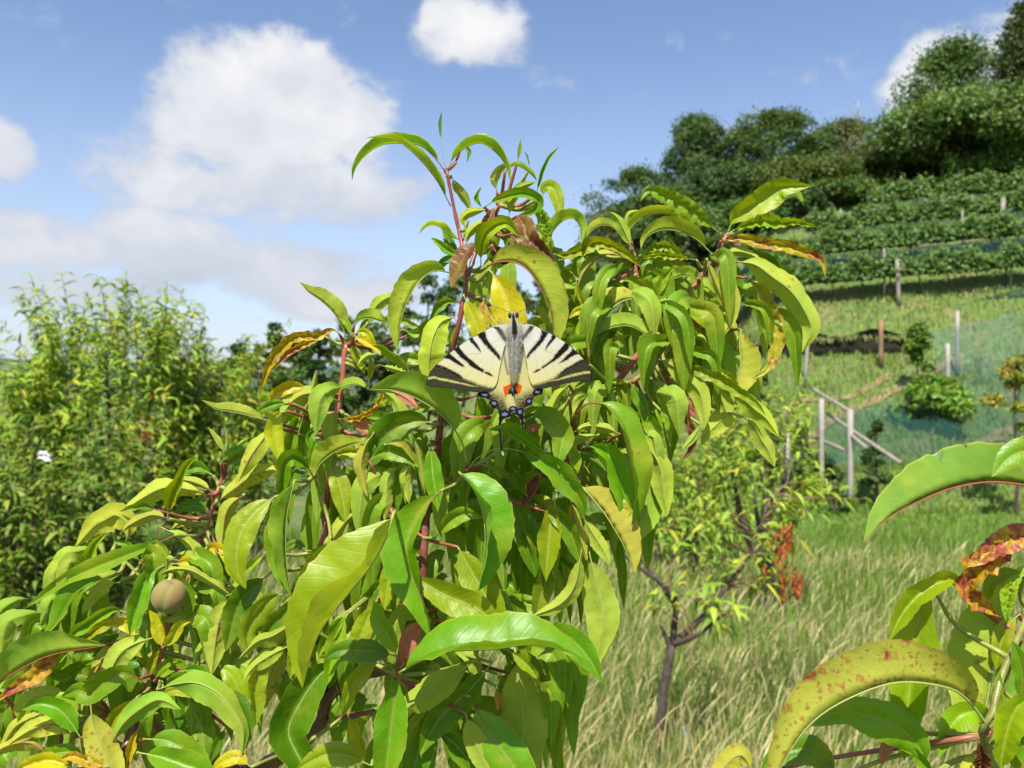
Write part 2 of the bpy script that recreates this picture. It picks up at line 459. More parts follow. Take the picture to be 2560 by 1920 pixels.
V = np.stack([X, Y, gz(X, Y)], -1).reshape(-1, 3)
nx = len(gx)
i, j = np.meshgrid(np.arange(len(gy) - 1), np.arange(nx - 1), indexing='ij')
F = np.stack([i * nx + j, i * nx + j + 1, (i + 1) * nx + j + 1, (i + 1) * nx + j], -1).reshape(-1, 4)
obj('ground', mesh('ground', V, F, M_GROUND), kind='structure')

# far blue-green ridge beyond the valley, seen between the trees on the left
hx = np.linspace(-700, 500, 120)
hz = 20 + 5 * np.sin(hx * .011) + 3 * np.sin(hx * .037 + 1) + 1.5 * np.sin(hx * .11)
hv, hf = [], []
for a, (yy, fz) in enumerate(((640, -.6), (700, .55), (760, 1.0), (860, .4))):
    hv.append(np.stack([hx, np.full_like(hx, yy) + 8 * np.sin(hx * .05), np.where(fz < 0, -8, hz * fz)], -1))
hv = np.concatenate(hv)
n_ = len(hx)
for a in range(3):
    q = np.arange(n_ - 1)
    hf.append(np.stack([a * n_ + q, a * n_ + q + 1, (a + 1) * n_ + q + 1, (a + 1) * n_ + q], -1))
M_RIDGE = simple('wooded_ridge', (0.10, 0.15, 0.10), 0.95, 0.5, 0.02, 2.0, 0.05, 0.0)
obj('hills', mesh('hills', hv, np.vstack(hf), M_RIDGE), kind='structure')

# ---------------------------------------------------------------- vegetation builders
def leaf_quads(P, D, N, L, Wd, bend=0.0):
    """diamond leaves: P base, D direction, N normal, L length, Wd width"""
    B = np.cross(D, N); B /= np.linalg.norm(B, axis=1)[:, None] + 1e-9
    n = len(P)
    L = np.broadcast_to(L, (n,))[:, None]; Wd = np.broadcast_to(Wd, (n,))[:, None]
    m_ = P + D * L * .45 + N * L * bend
    V = np.stack([P, m_ + B * Wd * .5, P + D * L, m_ - B * Wd * .5], 1).reshape(-1, 3)
    F = np.arange(4 * n).reshape(-1, 4)
    return V, F
def rand_dirs(rng, n):
    d = rng.normal(size=(n, 3)); return d / np.linalg.norm(d, axis=1)[:, None]
def unit(v):
    return v / (np.linalg.norm(v, axis=-1, keepdims=True) + 1e-9)
def crown_mesh(name, rng, clumps, per, L, cols, off, spread=1.0, flat=0.8):
    """clumps: (centre, radius); leaves sit on each clump's shell, facing outwards and up"""
    C = np.array([c for c, r in clumps]); R = np.array([r for c, r in clumps])
    cnt = np.maximum((per * (R / R.mean()) ** 2).astype(int), 8)
    idx = np.repeat(np.arange(len(C)), cnt)
    n = len(idx)
    d = rand_dirs(rng, n); d[:, 2] = np.where(d[:, 2] < -.35, -d[:, 2], d[:, 2])
    rad = R[idx] * (0.55 + 0.5 * rng.random(n) ** .6)
    rad = np.where(rng.random(n) < .16, R[idx] * rng.uniform(1.0, 1.75, n), rad)
    P = C[idx] + d * rad[:, None] * np.array((1, 1, flat))
    N = unit(d + np.array((0, 0, .5)) + rng.normal(size=(n, 3)) * spread)
    D = unit(np.cross(N, rand_dirs(rng, n)))
    D = unit(D + np.array((0, 0, -.35)))
    Ls = L * rng.uniform(.7, 1.35, n)
    V, F = leaf_quads(P, D, N, Ls, Ls * .62, .06)
    cols = np.asarray(cols)
    cl = rng.integers(0, len(cols), len(C))[idx]
    tint = np.array((rng.uniform(.8, 1.3), rng.uniform(.88, 1.18), rng.uniform(.8, 1.2)))
    c = cols[cl] * tint * rng.uniform(.72, 1.3, (n, 1)) * (1 + .12 * rng.normal(size=(n, 3)))
    return mesh(name, V - np.asarray(off), F, M_FOL, col=np.repeat(np.clip(c, .004, .6), 4, 0), smooth=False)
def broad_tree(name, label, base, top, rx, seed, cols, L=.16, per=190, ncl=42, group=None, skirt=0.25, shape='round', trunk_r=.13):
    """base: foot on the ground, top: height of the crown's tip, rx: crown radius"""
    rng = np.random.default_rng(seed)
    base = np.asarray(base, float)
    H = top - base[2]
    t = thing(name, label, 'tree', base, group)
    zc0 = skirt * H
    cl = []
    for q in range(ncl):
        u = rng.random()
        z = zc0 + (H - zc0) * (u ** .8)
        s = (z - zc0) / (H - zc0)
        prof = {'round': math.sqrt(max(0.04, 1 - (2 * s - .75) ** 2 * .85)) if s > .3 else .75 + s * .8,
                'cone': 1.05 - s * .85, 'layer': (1.0 - s * .65) * (.65 + .35 * math.sin(q * 2.4))}[shape]
        a = rng.random() * 6.283
        r = rx * max(prof, .08) * (.40 + .68 * rng.random() ** .6)
        rr = rx * rng.uniform(.15, .36) * (1.1 - .35 * s)
        cl.append((base + np.array((math.cos(a) * r, math.sin(a) * r, min(z, H - rr * .5))), rr))
    cl.append((base + np.array((0.05, 0, H - rx * .14)), rx * .2))
    wood = MB()
    P = catmull([base - (0, 0, .3), base + (.05 * rx, 0, H * .3), base + (-.03 * rx, .04, H * .6), base + (0, 0, H * .9)], 9)
    v, f = tube(P, np.linspace(trunk_r, trunk_r * .2, 9), 7, True, .2, rng); wood.add(v, f)
    obj('trunk', wood.mesh('trunk', M_BARK, base, True, False), t)
    for q in range(0, len(cl), 3):
        c = cl[q][0]; s = np.clip((c[2] - base[2]) / H - .18, .15, .8)
        a = base + np.array((0, 0, H * s))
        v, f = tube(catmull([a, (a + c) / 2 + (0, 0, .06 * H * .3), c], 5), np.linspace(trunk_r * .35, trunk_r * .08, 5), 5)
        obj('limb', mesh('limb', v - base, f, M_BARK), t)
    obj('crown', crown_mesh('crown', rng, cl, per, L, cols, base), t, kind='stuff')
    return t

def peach_leaf_strip(rng, P, D0, L, Wd, curl):
    """narrow drooping leaves folded along the midrib, three segments long"""
    n = len(P)
    down = np.array((0, 0, -1.0))
    side = unit(np.cross(D0, down) + rng.normal(size=(n, 3)) * .25)
    pts = [P]; d = D0.copy()
    for s in range(3):
        d = unit(d + down * curl[:, None] * (.55 + .25 * s))
        pts.append(pts[-1] + d * (L / 3)[:, None])
    ws = (.55, 1.0, .62, .06)
    lift = unit(np.cross(side, d))
    rows = []
    for s in range(4):
        wv = side * (Wd * ws[s] * .5)[:, None]
        up_ = lift * (Wd * ws[s] * .28)[:, None]
        rows += [pts[s] - wv + up_, pts[s], pts[s] + wv + up_]
    V = np.stack(rows, 1)                         # n,12,3
    b = (np.arange(n) * 12)[:, None, None]
    fq = np.array([[r * 3 + c, r * 3 + c + 1, r * 3 + c + 4, r * 3 + c + 3] for r in range(3) for c in range(2)])[None]
    return V.reshape(-1, 3), (b + fq).reshape(-1, 4)
def peach_crown(name, rng, shoots, L, cols, off, per=26, upright=.5):
    Ps, Ds = [], []
    for S in shoots:
        S = catmull(S, per)
        T = unit(np.gradient(S, axis=0))
        ph = np.arange(per) * 2.4 + rng.random() * 6
        a = unit(np.cross(T, (0.2, .3, .9))); b = np.cross(T, a)
        o = np.cos(ph)[:, None] * a + np.sin(ph)[:, None] * b
        Ps.append(S + 0.002 * o); Ds.append(unit(o + T * .55 + (0, 0, .35) + rng.normal(size=(per, 3)) * .2))
    P = np.vstack(Ps); D = np.vstack(Ds); n = len(P)
    keep = rng.random(n) > .12
    P, D = P[keep], D[keep]; n = len(P)
    Ls = L * rng.uniform(.6, 1.25, n)
    V, F = peach_leaf_strip(rng, P, D, Ls, Ls * rng.uniform(.22, .33, n), rng.uniform(.3, 1.1, n))
    cols = np.asarray(cols)
    c = cols[np.minimum((rng.random(n) ** 1.3 * len(cols)).astype(int), len(cols) - 1)] * rng.uniform(.75, 1.25, (n, 1))
    return mesh(name, V - np.asarray(off), F, M_FOL, col=np.repeat(np.clip(c, .003, .6), 12, 0), smooth=True)
PEACH = [(.22, .36, .024), (.18, .31, .022), (.28, .40, .03), (.15, .265, .02), (.33, .41, .035), (.38, .37, .035)]
def peach_tree(label, base, top, rx, seed, ns=230, L=.15, cols=PEACH, group=None, low=.08, slen=.55):
    rng = np.random.default_rng(seed)
    base = np.asarray(base, float); H = top - base[2]
    t = thing('peach_tree', label, 'tree', base, group)
    v, f = tube(catmull([base - (0, 0, .2), base + (.03, .02, H * .12), base + (0, 0, H * .25)], 6), np.linspace(.075, .055, 6), 8, True, .2, rng)
    obj('trunk', mesh('trunk', v - base, f, M_BARK), t)
    ends = []
    for q in range(9):
        a = q * 2.399 + rng.random() * .5; r = rx * rng.uniform(.35, .8)
        e = base + np.array((math.cos(a) * r, math.sin(a) * r, H * rng.uniform(.45, .85)))
        ctr = catmull([base + (0, 0, H * .22), base + np.array((math.cos(a) * r * .6, math.sin(a) * r * .6, H * .4)), e], 9)
        v, f = tube(ctr, np.linspace(.035, .008, 9), 6, True, .15, rng)
        obj('limb', mesh('limb', v - base, f, M_BARK), t)
        ends.append(ctr)
    sh = []
    for q in range(ns):
        c = ends[q % 9]; s0 = c[rng.integers(2, 9)]
        a = rng.random() * 6.283; u = rng.random()
        z = H * (low + (1 - low) * (q + .5) / ns * .80)
        sz = z / H
        rr = rx * math.sqrt(max(.05, 1 - (sz * 1.05 - .35) ** 2 * 1.6)) * (.35 + .65 * math.sqrt(u))
        p0 = base + np.array((math.cos(a) * rr, math.sin(a) * rr, z))
        o = np.array((math.cos(a), math.sin(a), 0)) * rng.uniform(.0, .5)
        ln = slen * rng.uniform(.6, 1.25)
        p0 = p0 * .85 + s0 * .15
        if sz > .55: o = o * .9; ln *= 1.0 + .45 * (sz - .55) / .3 * rng.random()
        sh.append([p0, p0 + (o * .5 + (0, 0, .55)) * ln * .5, p0 + (o + np.array((0, 0, .85)) + rng.normal(size=3) * .12) * ln])
    wood = MB()
    for S in sh:
        v, f = tube(catmull(S, 4), np.linspace(.005, .002, 4), 3, False); wood.add(v, f, np.array((.20, .09, .05)))
    obj('shoots', wood.mesh('shoots', M_TWIG, base, True, True), t, kind='stuff')
    obj('crown', peach_crown('crown', rng, sh, L, cols, base), t, kind='stuff')
    return t
def on_ground(px, d):
    x = (px - 1106) / 1736.1 * d
    return np.array((x, d, float(gz(x, d))))
def top_z(py, d):
    return CAMZ + (829.4 - py) / 1736.1 * d

# ---------------------------------------------------------------- woods on the hill
DK = [(.038, .078, .014), (.054, .10, .02), (.075, .125, .026)]
MD = [(.06, .115, .018), (.082, .14, .023), (.11, .165, .03)]
LT = [(.085, .16, .035), (.11, .19, .045), (.07, .13, .03)]
YG = [(.10, .15, .03), (.08, .12, .025), (.13, .16, .04)]
HILL = [  # label, px, distance, top py, radius px, colours, shape, clumps, skirt
 ('tall dark tree with pointed crown standing against blue sky above the vineyard', 1505, 43, 258, 78, DK, 'cone', 60, .12),
 ('dark bushy tree low on the skyline at the far end of the wood', 1375, 44, 372, 95, DK, 'round', 46, .1),
 ('rounded mid green tree beside the pointed dark tree on the skyline', 1672, 42, 246, 92, MD, 'round', 60, .1),
 ('pale olive tree with dead twigs showing above it on the skyline', 1830, 43, 268, 88, YG, 'round', 52, .1),
 ('tallest tree of the wood with layered boughs in front of the white cloud', 2050, 38, 108, 135, MD, 'layer', 80, .2),
 ('dark tree cut by the right edge of the picture high above the vines', 2222, 36, 5, 85, DK, 'layer', 64, .2),
 ('broad bright green tree with big leaf clusters overhanging the top vine rows', 2085, 35, 238, 150, LT, 'round', 64, .45),
 ('low dark green tree at the wood edge under the pointed tree', 1570, 38, 372, 78, DK, 'round', 44, .05),
 ('bushy tree at the wood edge left of the dark hollow above the vines', 1735, 37, 355, 95, MD, 'round', 50, .05),
 ('dense dark tree beside the dark hollow at the top of the vineyard', 1880, 38, 330, 82, DK, 'round', 46, .05),
 ('small dark tree below the skyline nearest the blue gap', 1445, 38, 415, 95, DK, 'round', 40, .02),
 ('low bush at the lower left corner of the wooded hill', 1325, 40, 455, 85, MD, 'round', 34, .02),
 ('leafy tree at the lower wood edge just above the second vine row', 1600, 32, 440, 62, MD, 'round', 40, .02),
 ('leafy tree at the lower wood edge left of the dark hollow', 1700, 33, 418, 66, DK, 'round', 40, .02),
 ('leafy tree with bright top beside the posts at the left end of the upper vines', 1800, 34, 405, 66, MD, 'round', 40, .02),
 ('low leafy tree at the bottom of the wood above the arched leaves', 1500, 31, 455, 66, MD, 'round', 40, .02),
 ('dark leafy tree at the bottom of the wood nearest the butterfly', 1395, 33, 478, 60, DK, 'round', 40, .02),
 ('shaded bush closing the hollow behind the broad bright tree', 1990, 40, 350, 85, DK, 'round', 40, .02),
 ('shaded bush at the right edge behind the broad bright tree', 2190, 39, 330, 85, DK, 'round', 40, .02),
]
for q, (lab, px, d, ty, rpx, cols, shp, ncl, sk) in enumerate(HILL):
    b = on_ground(px, d); rx = rpx / 1736.1 * d * 1.12
    broad_tree('broadleaf_tree', lab, b, top_z(ty, d), rx, 100 + q, cols, L=.20 if cols is LT else .14, per=205, ncl=int(ncl * 1.7), skirt=sk, shape=shp, trunk_r=.16)
# dead snags sticking out of the pale tree
for q, (px, y0, y1, d, lab) in enumerate(((1853, 330, 218, 42.5, 'bare pale dead tree rising above the pale olive tree'),
                                          (1640, 330, 235, 42.8, 'thin bare dead tree between the two skyline trees'))):
    rng = np.random.default_rng(40 + q)
    a = at2(px - 6, 420, d); e = at2(px, y1, d)
    t = thing('dead_tree', lab, 'tree', a)
    v, f = tube(catmull([a, (a + e) / 2 + (.2, 0, 0), e], 8), np.linspace(.10, .02, 8), 6)
    obj('trunk', mesh('trunk', v - a, f, M_CONC), t)
    for b_ in range(7):
        s = .45 + .07 * b_; p = a * (1 - s) + e * s
        v, f = tube(catmull([p, p + (rng.uniform(-.4, .4), 0, .4), p + (rng.uniform(-.9, .9), 0, 1.1)], 5), np.linspace(.035, .008, 5), 4)
        obj('branch', mesh('branch', v - a, f, M_CONC), t)
# wooded ridge running down behind the butterfly to the left
RIDGE = [(1270, 66, 585, 75), (1180, 70, 604, 70), (1090, 72, 596, 75), (1000, 70, 592, 80), (925, 68, 596, 70), (860, 62, 640, 70),
         (800, 58, 700, 70), (745, 60, 690, 55), (690, 58, 722, 60), (640, 56, 735, 60), (592, 60, 702, 32), (560, 60, 745, 45), (510, 64, 745, 60)]
WORDS = ['at the saddle beside the wooded hill', 'right of the ridge middle behind the striped butterfly', 'in the middle of the ridge behind the butterfly', 'on the ridge just above the butterfly',
         'on the ridge seen past the long arched leaf', 'on the ridge where it begins to fall away', 'low on the ridge behind the upright pink shoot',
         'behind the upright pink shoot tip', 'low on the ridge beside the red curled leaf', 'behind the red and yellow curled leaf', 'slim and tall, standing alone on the low skyline',
         'at the end of the ridge beside the peach trees', 'behind the right side of the left peach trees']
for q, (px, d, ty, rpx) in enumerate(RIDGE):
    b = on_ground(px, d)
    broad_tree('broadleaf_tree', 'distant dark green tree ' + WORDS[q], b, top_z(ty, d), rpx / 1736.1 * d, 300 + q, [DK, MD][q % 2], L=.36, per=85, ncl=34, skirt=.02,
               shape='cone' if rpx < 40 else 'round', group='trees on the far ridge', trunk_r=.15)

# ---------------------------------------------------------------- vineyard rows with posts and netting
M_NET = net_material('teal_netting', (.032, .095, .08), .34)
M_NETD = net_material('dark_netting', (.018, .048, .042), .80)
M_NETP = net_material('pale_blue_netting', (.07, .14, .15), .30)
ROWS = [(26.5, 4.45, 'lowest'), (28.3, 5.4, 'second'), (30.1, 6.55, 'third'), (32.0, 7.8, 'fourth'), (34.0, 9.2, 'topmost')]
for q, (d, z0, word) in enumerate(ROWS):
    rng = np.random.default_rng(500 + q)
    x0, x1 = ((5.5, 8.0, 11.0, 14.2, 18.2)[q], (19.5, 20.5, 22, 23, 24)[q])
    b = np.array(((x0 + x1) / 2, d, float(gz((x0 + x1) / 2, d))))
    t = thing('vine_row', '%s row of trained vines in the hillside vineyard' % word, 'vine row', b)
    n = int(1150 * (x1 - x0))
    x = rng.uniform(x0, x1, n); zz = rng.random(n)
    lump = .5 + .22 * np.sin(x * 2.3 + q) + .2 * np.sin(x * 5.1 + 2 * q) + .16 * np.sin(x * 11.3 + 3 * q)
    h = .68 + zz * (.38 + .50 * lump)
    h = h + np.where(rng.random(n) < .07, rng.uniform(.0, .4, n), 0)
    yy = d + rng.normal(size=n) * .24 * (1.2 - .5 * zz) - .15 * lump
    P = np.stack([x, yy, gz(x, np.full(n, d)) + h], -1)
    N = unit(np.stack([rng.normal(size=n) * .5, -np.abs(rng.normal(size=n)) * .7, .45 + .5 * rng.random(n)], -1))
    D = unit(np.cross(N, rand_dirs(rng, n)) + (0, 0, -.3))
    Ls = rng.uniform(.08, .15, n)
    V, F = leaf_quads(P, D, N, Ls, Ls * .85, .05)
    c = np.array(LT)[rng.integers(0, 3, n)] * rng.uniform(.7, 1.3, (n, 1)) * (.95, 1.0, .6)
    obj('foliage', mesh('foliage', V - b, F, M_FOL, col=np.repeat(c, 4, 0), smooth=False), t, kind='stuff')
    for xv in np.arange(x0 + .3, x1, .95):
        p = np.array((xv, d, float(gz(xv, d))))
        v, f = tube(catmull([p - (0, 0, .1), p + (.05, 0, .4), p + (-.03, 0, .8)], 5), np.linspace(.035, .02, 5), 5)
        obj('vine_stem', mesh('vine_stem', v - b, f, M_BARK), t)
    for xv in np.cumsum(rng.uniform(2.6, 5.0, 6)) + x0 - 1.5:
        p = np.array((xv, d - .12, float(gz(xv, d))))
        v, f = tube([p - (0, 0, .2), p + (.02, 0, .9), p + (.0, 0, 1.35 + .3 * rng.random())], (.036, .034, .032), 6)
        obj('post', mesh('post', v - b, f, M_WOOD), t)
def sheet(name, label, corners, mat_, nu=24, nv=10, wav=.12, seed=0, group=None):
    """draped net between four corners (top-left, top-right, bottom-right, bottom-left)"""
    rng = np.random.default_rng(seed)
    A, B, C_, D_ = [np.asarray(c, float) for c in corners]
    V = []
    for j in range(nv + 1):
        for i in range(nu + 1):
            u, v_ = i / nu, j / nv
            p = A * (1 - u) * (1 - v_) + B * u * (1 - v_) + C_ * u * v_ + D_ * (1 - u) * v_
            p = p + np.array((0, wav * math.sin(u * 19 + v_ * 3 + seed), wav * .8 * math.sin(u * 9.42 * 2 + seed) * (1 - abs(2 * v_ - 1)) - wav * math.sin(u * 3.14 * 6) ** 2 * .6))
            V.append(p)
    F = [[j * (nu + 1) + i, j * (nu + 1) + i + 1, (j + 1) * (nu + 1) + i + 1, (j + 1) * (nu + 1) + i] for j in range(nv) for i in range(nu)]
    o0 = np.mean(V, axis=0)
    o = obj(name, mesh(name, np.array(V) - o0, F, mat_), None, o0, label=label, category='netting')
    if group: o['group'] = group
    return o
def row_net(d, x0, x1, zt, zb, lab, seed, m_):
    g = lambda x, h: (x, d, float(gz(x, d)) + h)
    sheet('bird_net', lab, [g(x0, zt), g(x1, zt), g(x1, zb), g(x0, zb)], m_, 40, 6, .06, seed)
row_net(26.0, 5.5, 19.5, 1.0, .04, 'dark teal netting drawn along the foot of the lowest vine row', 1, M_NETD)
for q, (d, x0, x1, w_) in enumerate(((28.1, 8, 20.5, 'second'), (29.9, 11, 22, 'third'), (31.8, 14.2, 23, 'fourth'))):
    row_net(d - .3, x0, x1, .85, .0, 'dark teal netting hanging below the leaves of the %s vine row' % w_, 12 + q, M_NETD)
sheet('bird_net', 'pale blue net hung between posts on the bank at the right edge', [at2(2010, 712, 23), at2(2260, 660, 23), at2(2260, 830, 22.2), at2(2020, 800, 22.2)], M_NETP, 30, 8, .1, 3)
sheet('bird_net', 'teal net sloping over the bank behind the timber frame', [at2(1760, 905, 20.6), at2(2270, 770, 21.6), at2(2270, 985, 18.8), at2(1790, 1000, 18.6)], M_NET, 30, 10, .1, 4)

def post(name, label, px, y0, y1, d, r, m_, lean=0.0):
    a = at2(px, y1, d); e = at2(px + lean, y0, d)
    g = float(gz(a[0], a[1])); a[2] = min(a[2], g - .05)
    v, f = tube(catmull([a, (a + e) / 2, e], 4), np.linspace(r, r * .92, 4), 8)
    o = obj(name, mesh(name, v - a, f, m_, smooth=True), None, a, label=label, category='post')
    return o
post('wooden_post', 'short brown wooden post on the grassy bank below the vines', 1903, 690, 760, 23.6, .07, M_WOODB)
post('net_post', 'grey net post standing highest on the bank at the right', 2068, 672, 782, 23.2, .06, M_CONC)
post('net_post', 'pale net post just below and left of the grey bank post', 2047, 742, 818, 21.8, .065, M_CONC)
post('vineyard_post', 'tall grey post standing in front of the lowest vine row', 1942, 560, 668, 26.0, .07, M_WOOD, -4)
post('vineyard_post', 'tall post rising through the upper vine rows near the right edge', 2163, 428, 600, 29.2, .08, M_WOOD, 4)
post('net_post', 'slanting grey pole half hidden by the big drooping leaf', 1738, 690, 765, 22.5, .05, M_CONC, 10)

# near-black strip on the terrace step: shade under the grassy lip, painted as colour
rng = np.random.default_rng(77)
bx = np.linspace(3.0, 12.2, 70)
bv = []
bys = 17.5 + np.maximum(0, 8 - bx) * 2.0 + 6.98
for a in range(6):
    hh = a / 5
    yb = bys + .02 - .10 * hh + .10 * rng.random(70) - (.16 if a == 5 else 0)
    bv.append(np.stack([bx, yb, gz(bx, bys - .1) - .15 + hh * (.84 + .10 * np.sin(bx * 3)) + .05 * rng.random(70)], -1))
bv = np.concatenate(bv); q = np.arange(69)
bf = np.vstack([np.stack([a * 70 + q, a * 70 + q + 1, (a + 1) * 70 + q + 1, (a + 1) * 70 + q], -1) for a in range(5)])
obj('shade_strip', mesh('shade_strip', bv - bv[0], bf, M_LIPSHADE), None, bv[0], label='near-black strip of painted shade under the grassy lip below the vines', category='bank')

# rank grass growing up before the shade strip and hanging over it
n = 1000
gxx = rng.uniform(3.2, 12.4, n); hang = rng.random(n) < .45
gyy = 17.5 + np.maximum(0, 8 - gxx) * 2.0 + np.where(hang, 6.72, 6.5 + .3 * rng.random(n))
gz0 = gz(gxx, gyy - .1) + np.where(hang, .72 + .1 * rng.random(n), -.02)
gl = np.where(hang, rng.uniform(.08, .26, n), rng.uniform(.06, .26, n) * (.4 + .6 * (np.sin(gxx * 2.1) * np.sin(gxx * .9 + 1) > -.1)))
Dg = unit(np.stack([rng.normal(size=n) * .4, -.25 + rng.normal(size=n) * .2, np.where(hang, -1.0, 1.0)], -1))
Vg, Fg = leaf_quads(np.stack([gxx, gyy, gz0], -1), Dg, np.tile((0, -1.0, .2), (n, 1)), gl, rng.uniform(.02, .05, n))
cg = np.array([(.13, .21, .03), (.20, .24, .06), (.26, .25, .10)])[rng.integers(0, 3, n)] * rng.uniform(.7, 1.2, (n, 1))
obj('rank_grass', mesh('rank_grass', Vg, Fg, M_GRASS, col=np.repeat(cg, 4, 0)), kind='stuff', label='rank grass hanging over the dark painted shade strip', category='grass')

# timber frame for the nets at the meadow's end
fb = at2(1837, 1112, 17.0)
fr = thing('timber_frame', 'pale timber frame of posts and slanting rails at the end of the meadow', 'frame', fb)
def bar(name, p, q_, r0, r1, m_=M_WOOD):
    v, f = tube(catmull([p, (np.asarray(p) + q_) / 2, q_], 4), np.linspace(r0, r1, 4), 7)
    obj(name, mesh(name, v - fb, f, m_), fr)
for px, y0, y1, d, r in ((1837, 884, 1116, 17.0, .062), (1775, 862, 1062, 18.6, .06), (1701, 938, 1062, 18.8, .055), (1728, 900, 995, 20.4, .05)):
    a = at2(px, y1, d); a[2] = min(a[2], float(gz(a[0], a[1])) - .1)
    bar('post', a, at2(px, y0, d), r, r * .95, M_CONC)
for (p1, d1, p2, d2) in (((1735, 828), 20.4, (1838, 890), 17.0), ((1728, 932), 20.4, (1838, 978), 17.0), ((1786, 893), 18.6, (1945, 1000), 16.0),
                         ((1838, 940), 17.0, (1872, 968), 16.4)):
    bar('rail', at2(*p1, d1), at2(*p2, d2), .042, .042)

# trodden earth paths slanting across the bank
def ground_hit(px, py):
    for d in np.arange(6, 60, .05):
        p = at2(px, py, d)
        if p[2] < float(gz(p[0], p[1])): return p
    return p
M_PATH = simple('trodden_earth', (.24, .18, .09), .95, .45, 3.0, .03)
for pts_, wd_ in ((((1650, 1000), (1700, 975), (1780, 925), (1880, 872), (1990, 818), (2080, 770)), .13), (((1690, 905), (1800, 868), (1930, 812)), .10), (((2060, 985), (2150, 950), (2240, 905)), .15)):
    C_ = catmull([ground_hit(*p) for p in pts_], 40)
    T_ = unit(np.gradient(C_, axis=0)); S_ = unit(np.cross(T_, (0, 0, 1)))
    L_, R2 = C_ + S_ * wd_ * (1 + .3 * np.sin(np.arange(40) * 1.1))[:, None], C_ - S_ * wd_ * (1 + .3 * np.cos(np.arange(40) * 1.7))[:, None]
    Vp = np.stack([L_, C_, R2], 1).reshape(-1, 3); Vp[:, 2] = gz(Vp[:, 0], Vp[:, 1]) + .05
    q = np.arange(39)
    obj('path', mesh('path', Vp, np.vstack([np.stack([q * 3 + a, q * 3 + a + 1, q * 3 + a + 4, q * 3 + a + 3], -1) for a in (0, 1)]), M_PATH), kind='structure')

# shrubs on the bank
def shrub(name, label, px, d, ty, rpx, seed, cols, L=.10, per=110, ncl=16, shape='round', skirt=.05):
    return broad_tree(name, label, on_ground(px, d), top_z(ty, d), rpx / 1736.1 * d, seed, cols, L=L, per=per, ncl=ncl, skirt=skirt, shape=shape, trunk_r=.04)
BR = [(.10, .21, .02), (.14, .26, .03), (.08, .17, .02)]
shrub('young_tree', 'bright young tree in the middle of the netted bank', 2008, 20.5, 815, 68, 601, BR, .13, 170, 28)
shrub('young_tree', 'slender light green sapling above the netted bank', 1980, 22.0, 700, 46, 602, BR, .12, 100, 18, 'layer')
shrub('young_tree', 'narrow dark column of leaves beside the timber frame', 1893, 17.6, 915, 32, 603, DK, .09, 110, 18, 'cone')
shrub('young_tree', 'yellowing young tree at the right edge of the bank', 2195, 16.5, 775, 62, 604, [(.19, .27, .02), (.13, .22, .02), (.25, .27, .03)], .10, 110, 18, 'round', .35)
shrub('bush', 'leafy bush in the shade behind the second and third frame posts', 1765, 19.4, 985, 48, 605, MD, .09, 110, 14)
shrub('bush', 'low bush at the foot of the tall front frame post', 1800, 16.8, 1045, 36, 606, YG, .08, 100, 10)
# scrub between the meadow and the ridge
for q, (px, d, ty, rpx, cols, lab) in enumerate((
    (640, 22, 800, 60, MD, 'green bush behind the red curled leaf beyond the meadow'), (730, 24, 812, 70, MD, 'green bush behind the pink shoot beyond the meadow'),
    (560, 20, 850, 55, PEACH, 'light bush beside the left peach trees'), (830, 22, 850, 70, PEACH, 'light green bush behind the left leaves beyond the meadow'),
    (960, 20, 868, 80, MD, 'bush hidden behind the butterfly beyond the meadow'), (1120, 20, 880, 80, MD, 'bush behind the hanging leaves under the butterfly'),
    (1270, 19, 890, 80, PEACH, 'light green bush behind the thick right branch'), (1400, 18, 905, 80, MD, 'bush behind the drooping leaves right of the butterfly'),
    (1540, 20, 850, 70, PEACH, 'bush at the foot of the hill behind the young peach tree'), (1640, 20.5, 800, 50, BR, 'bright bush at the foot of the vineyard bank'))):
    shrub('bush', lab, px, d, ty, rpx, 620 + q, cols, .11, 110, 18)

# ---------------------------------------------------------------- peach trees of the orchard
peach_tree('tall bushy peach tree on the left with upright shoots against the clouds', on_ground(255, 9.0), top_z(565, 9.0), 1.15, 11, 480, .135)
peach_tree('peach tree cut by the left edge of the picture', on_ground(-30, 8.2), top_z(700, 8.2), .95, 12, 300, .135)
peach_tree('lower peach tree beside the tall one, right of it', on_ground(470, 9.6), top_z(715, 9.6), .62, 13, 190, .135)
peach_tree('low leafy peach bush in front of the left peach trees', on_ground(90, 6.6), top_z(960, 6.6), .8, 14, 210, .14, [(.14, .23, .02), (.10, .19, .018), (.22, .27, .03)])
peach_tree('young peach tree behind the small pruned one, right of the butterfly branch', on_ground(1655, 7.2), top_z(800, 7.2), .52, 15, 46, .12, low=.25, slen=.4)
peach_tree('peach tree farther back between the butterfly branch and the young tree', on_ground(1490, 9.4), top_z(930, 9.4), .66, 16, 80, .13, low=.1)

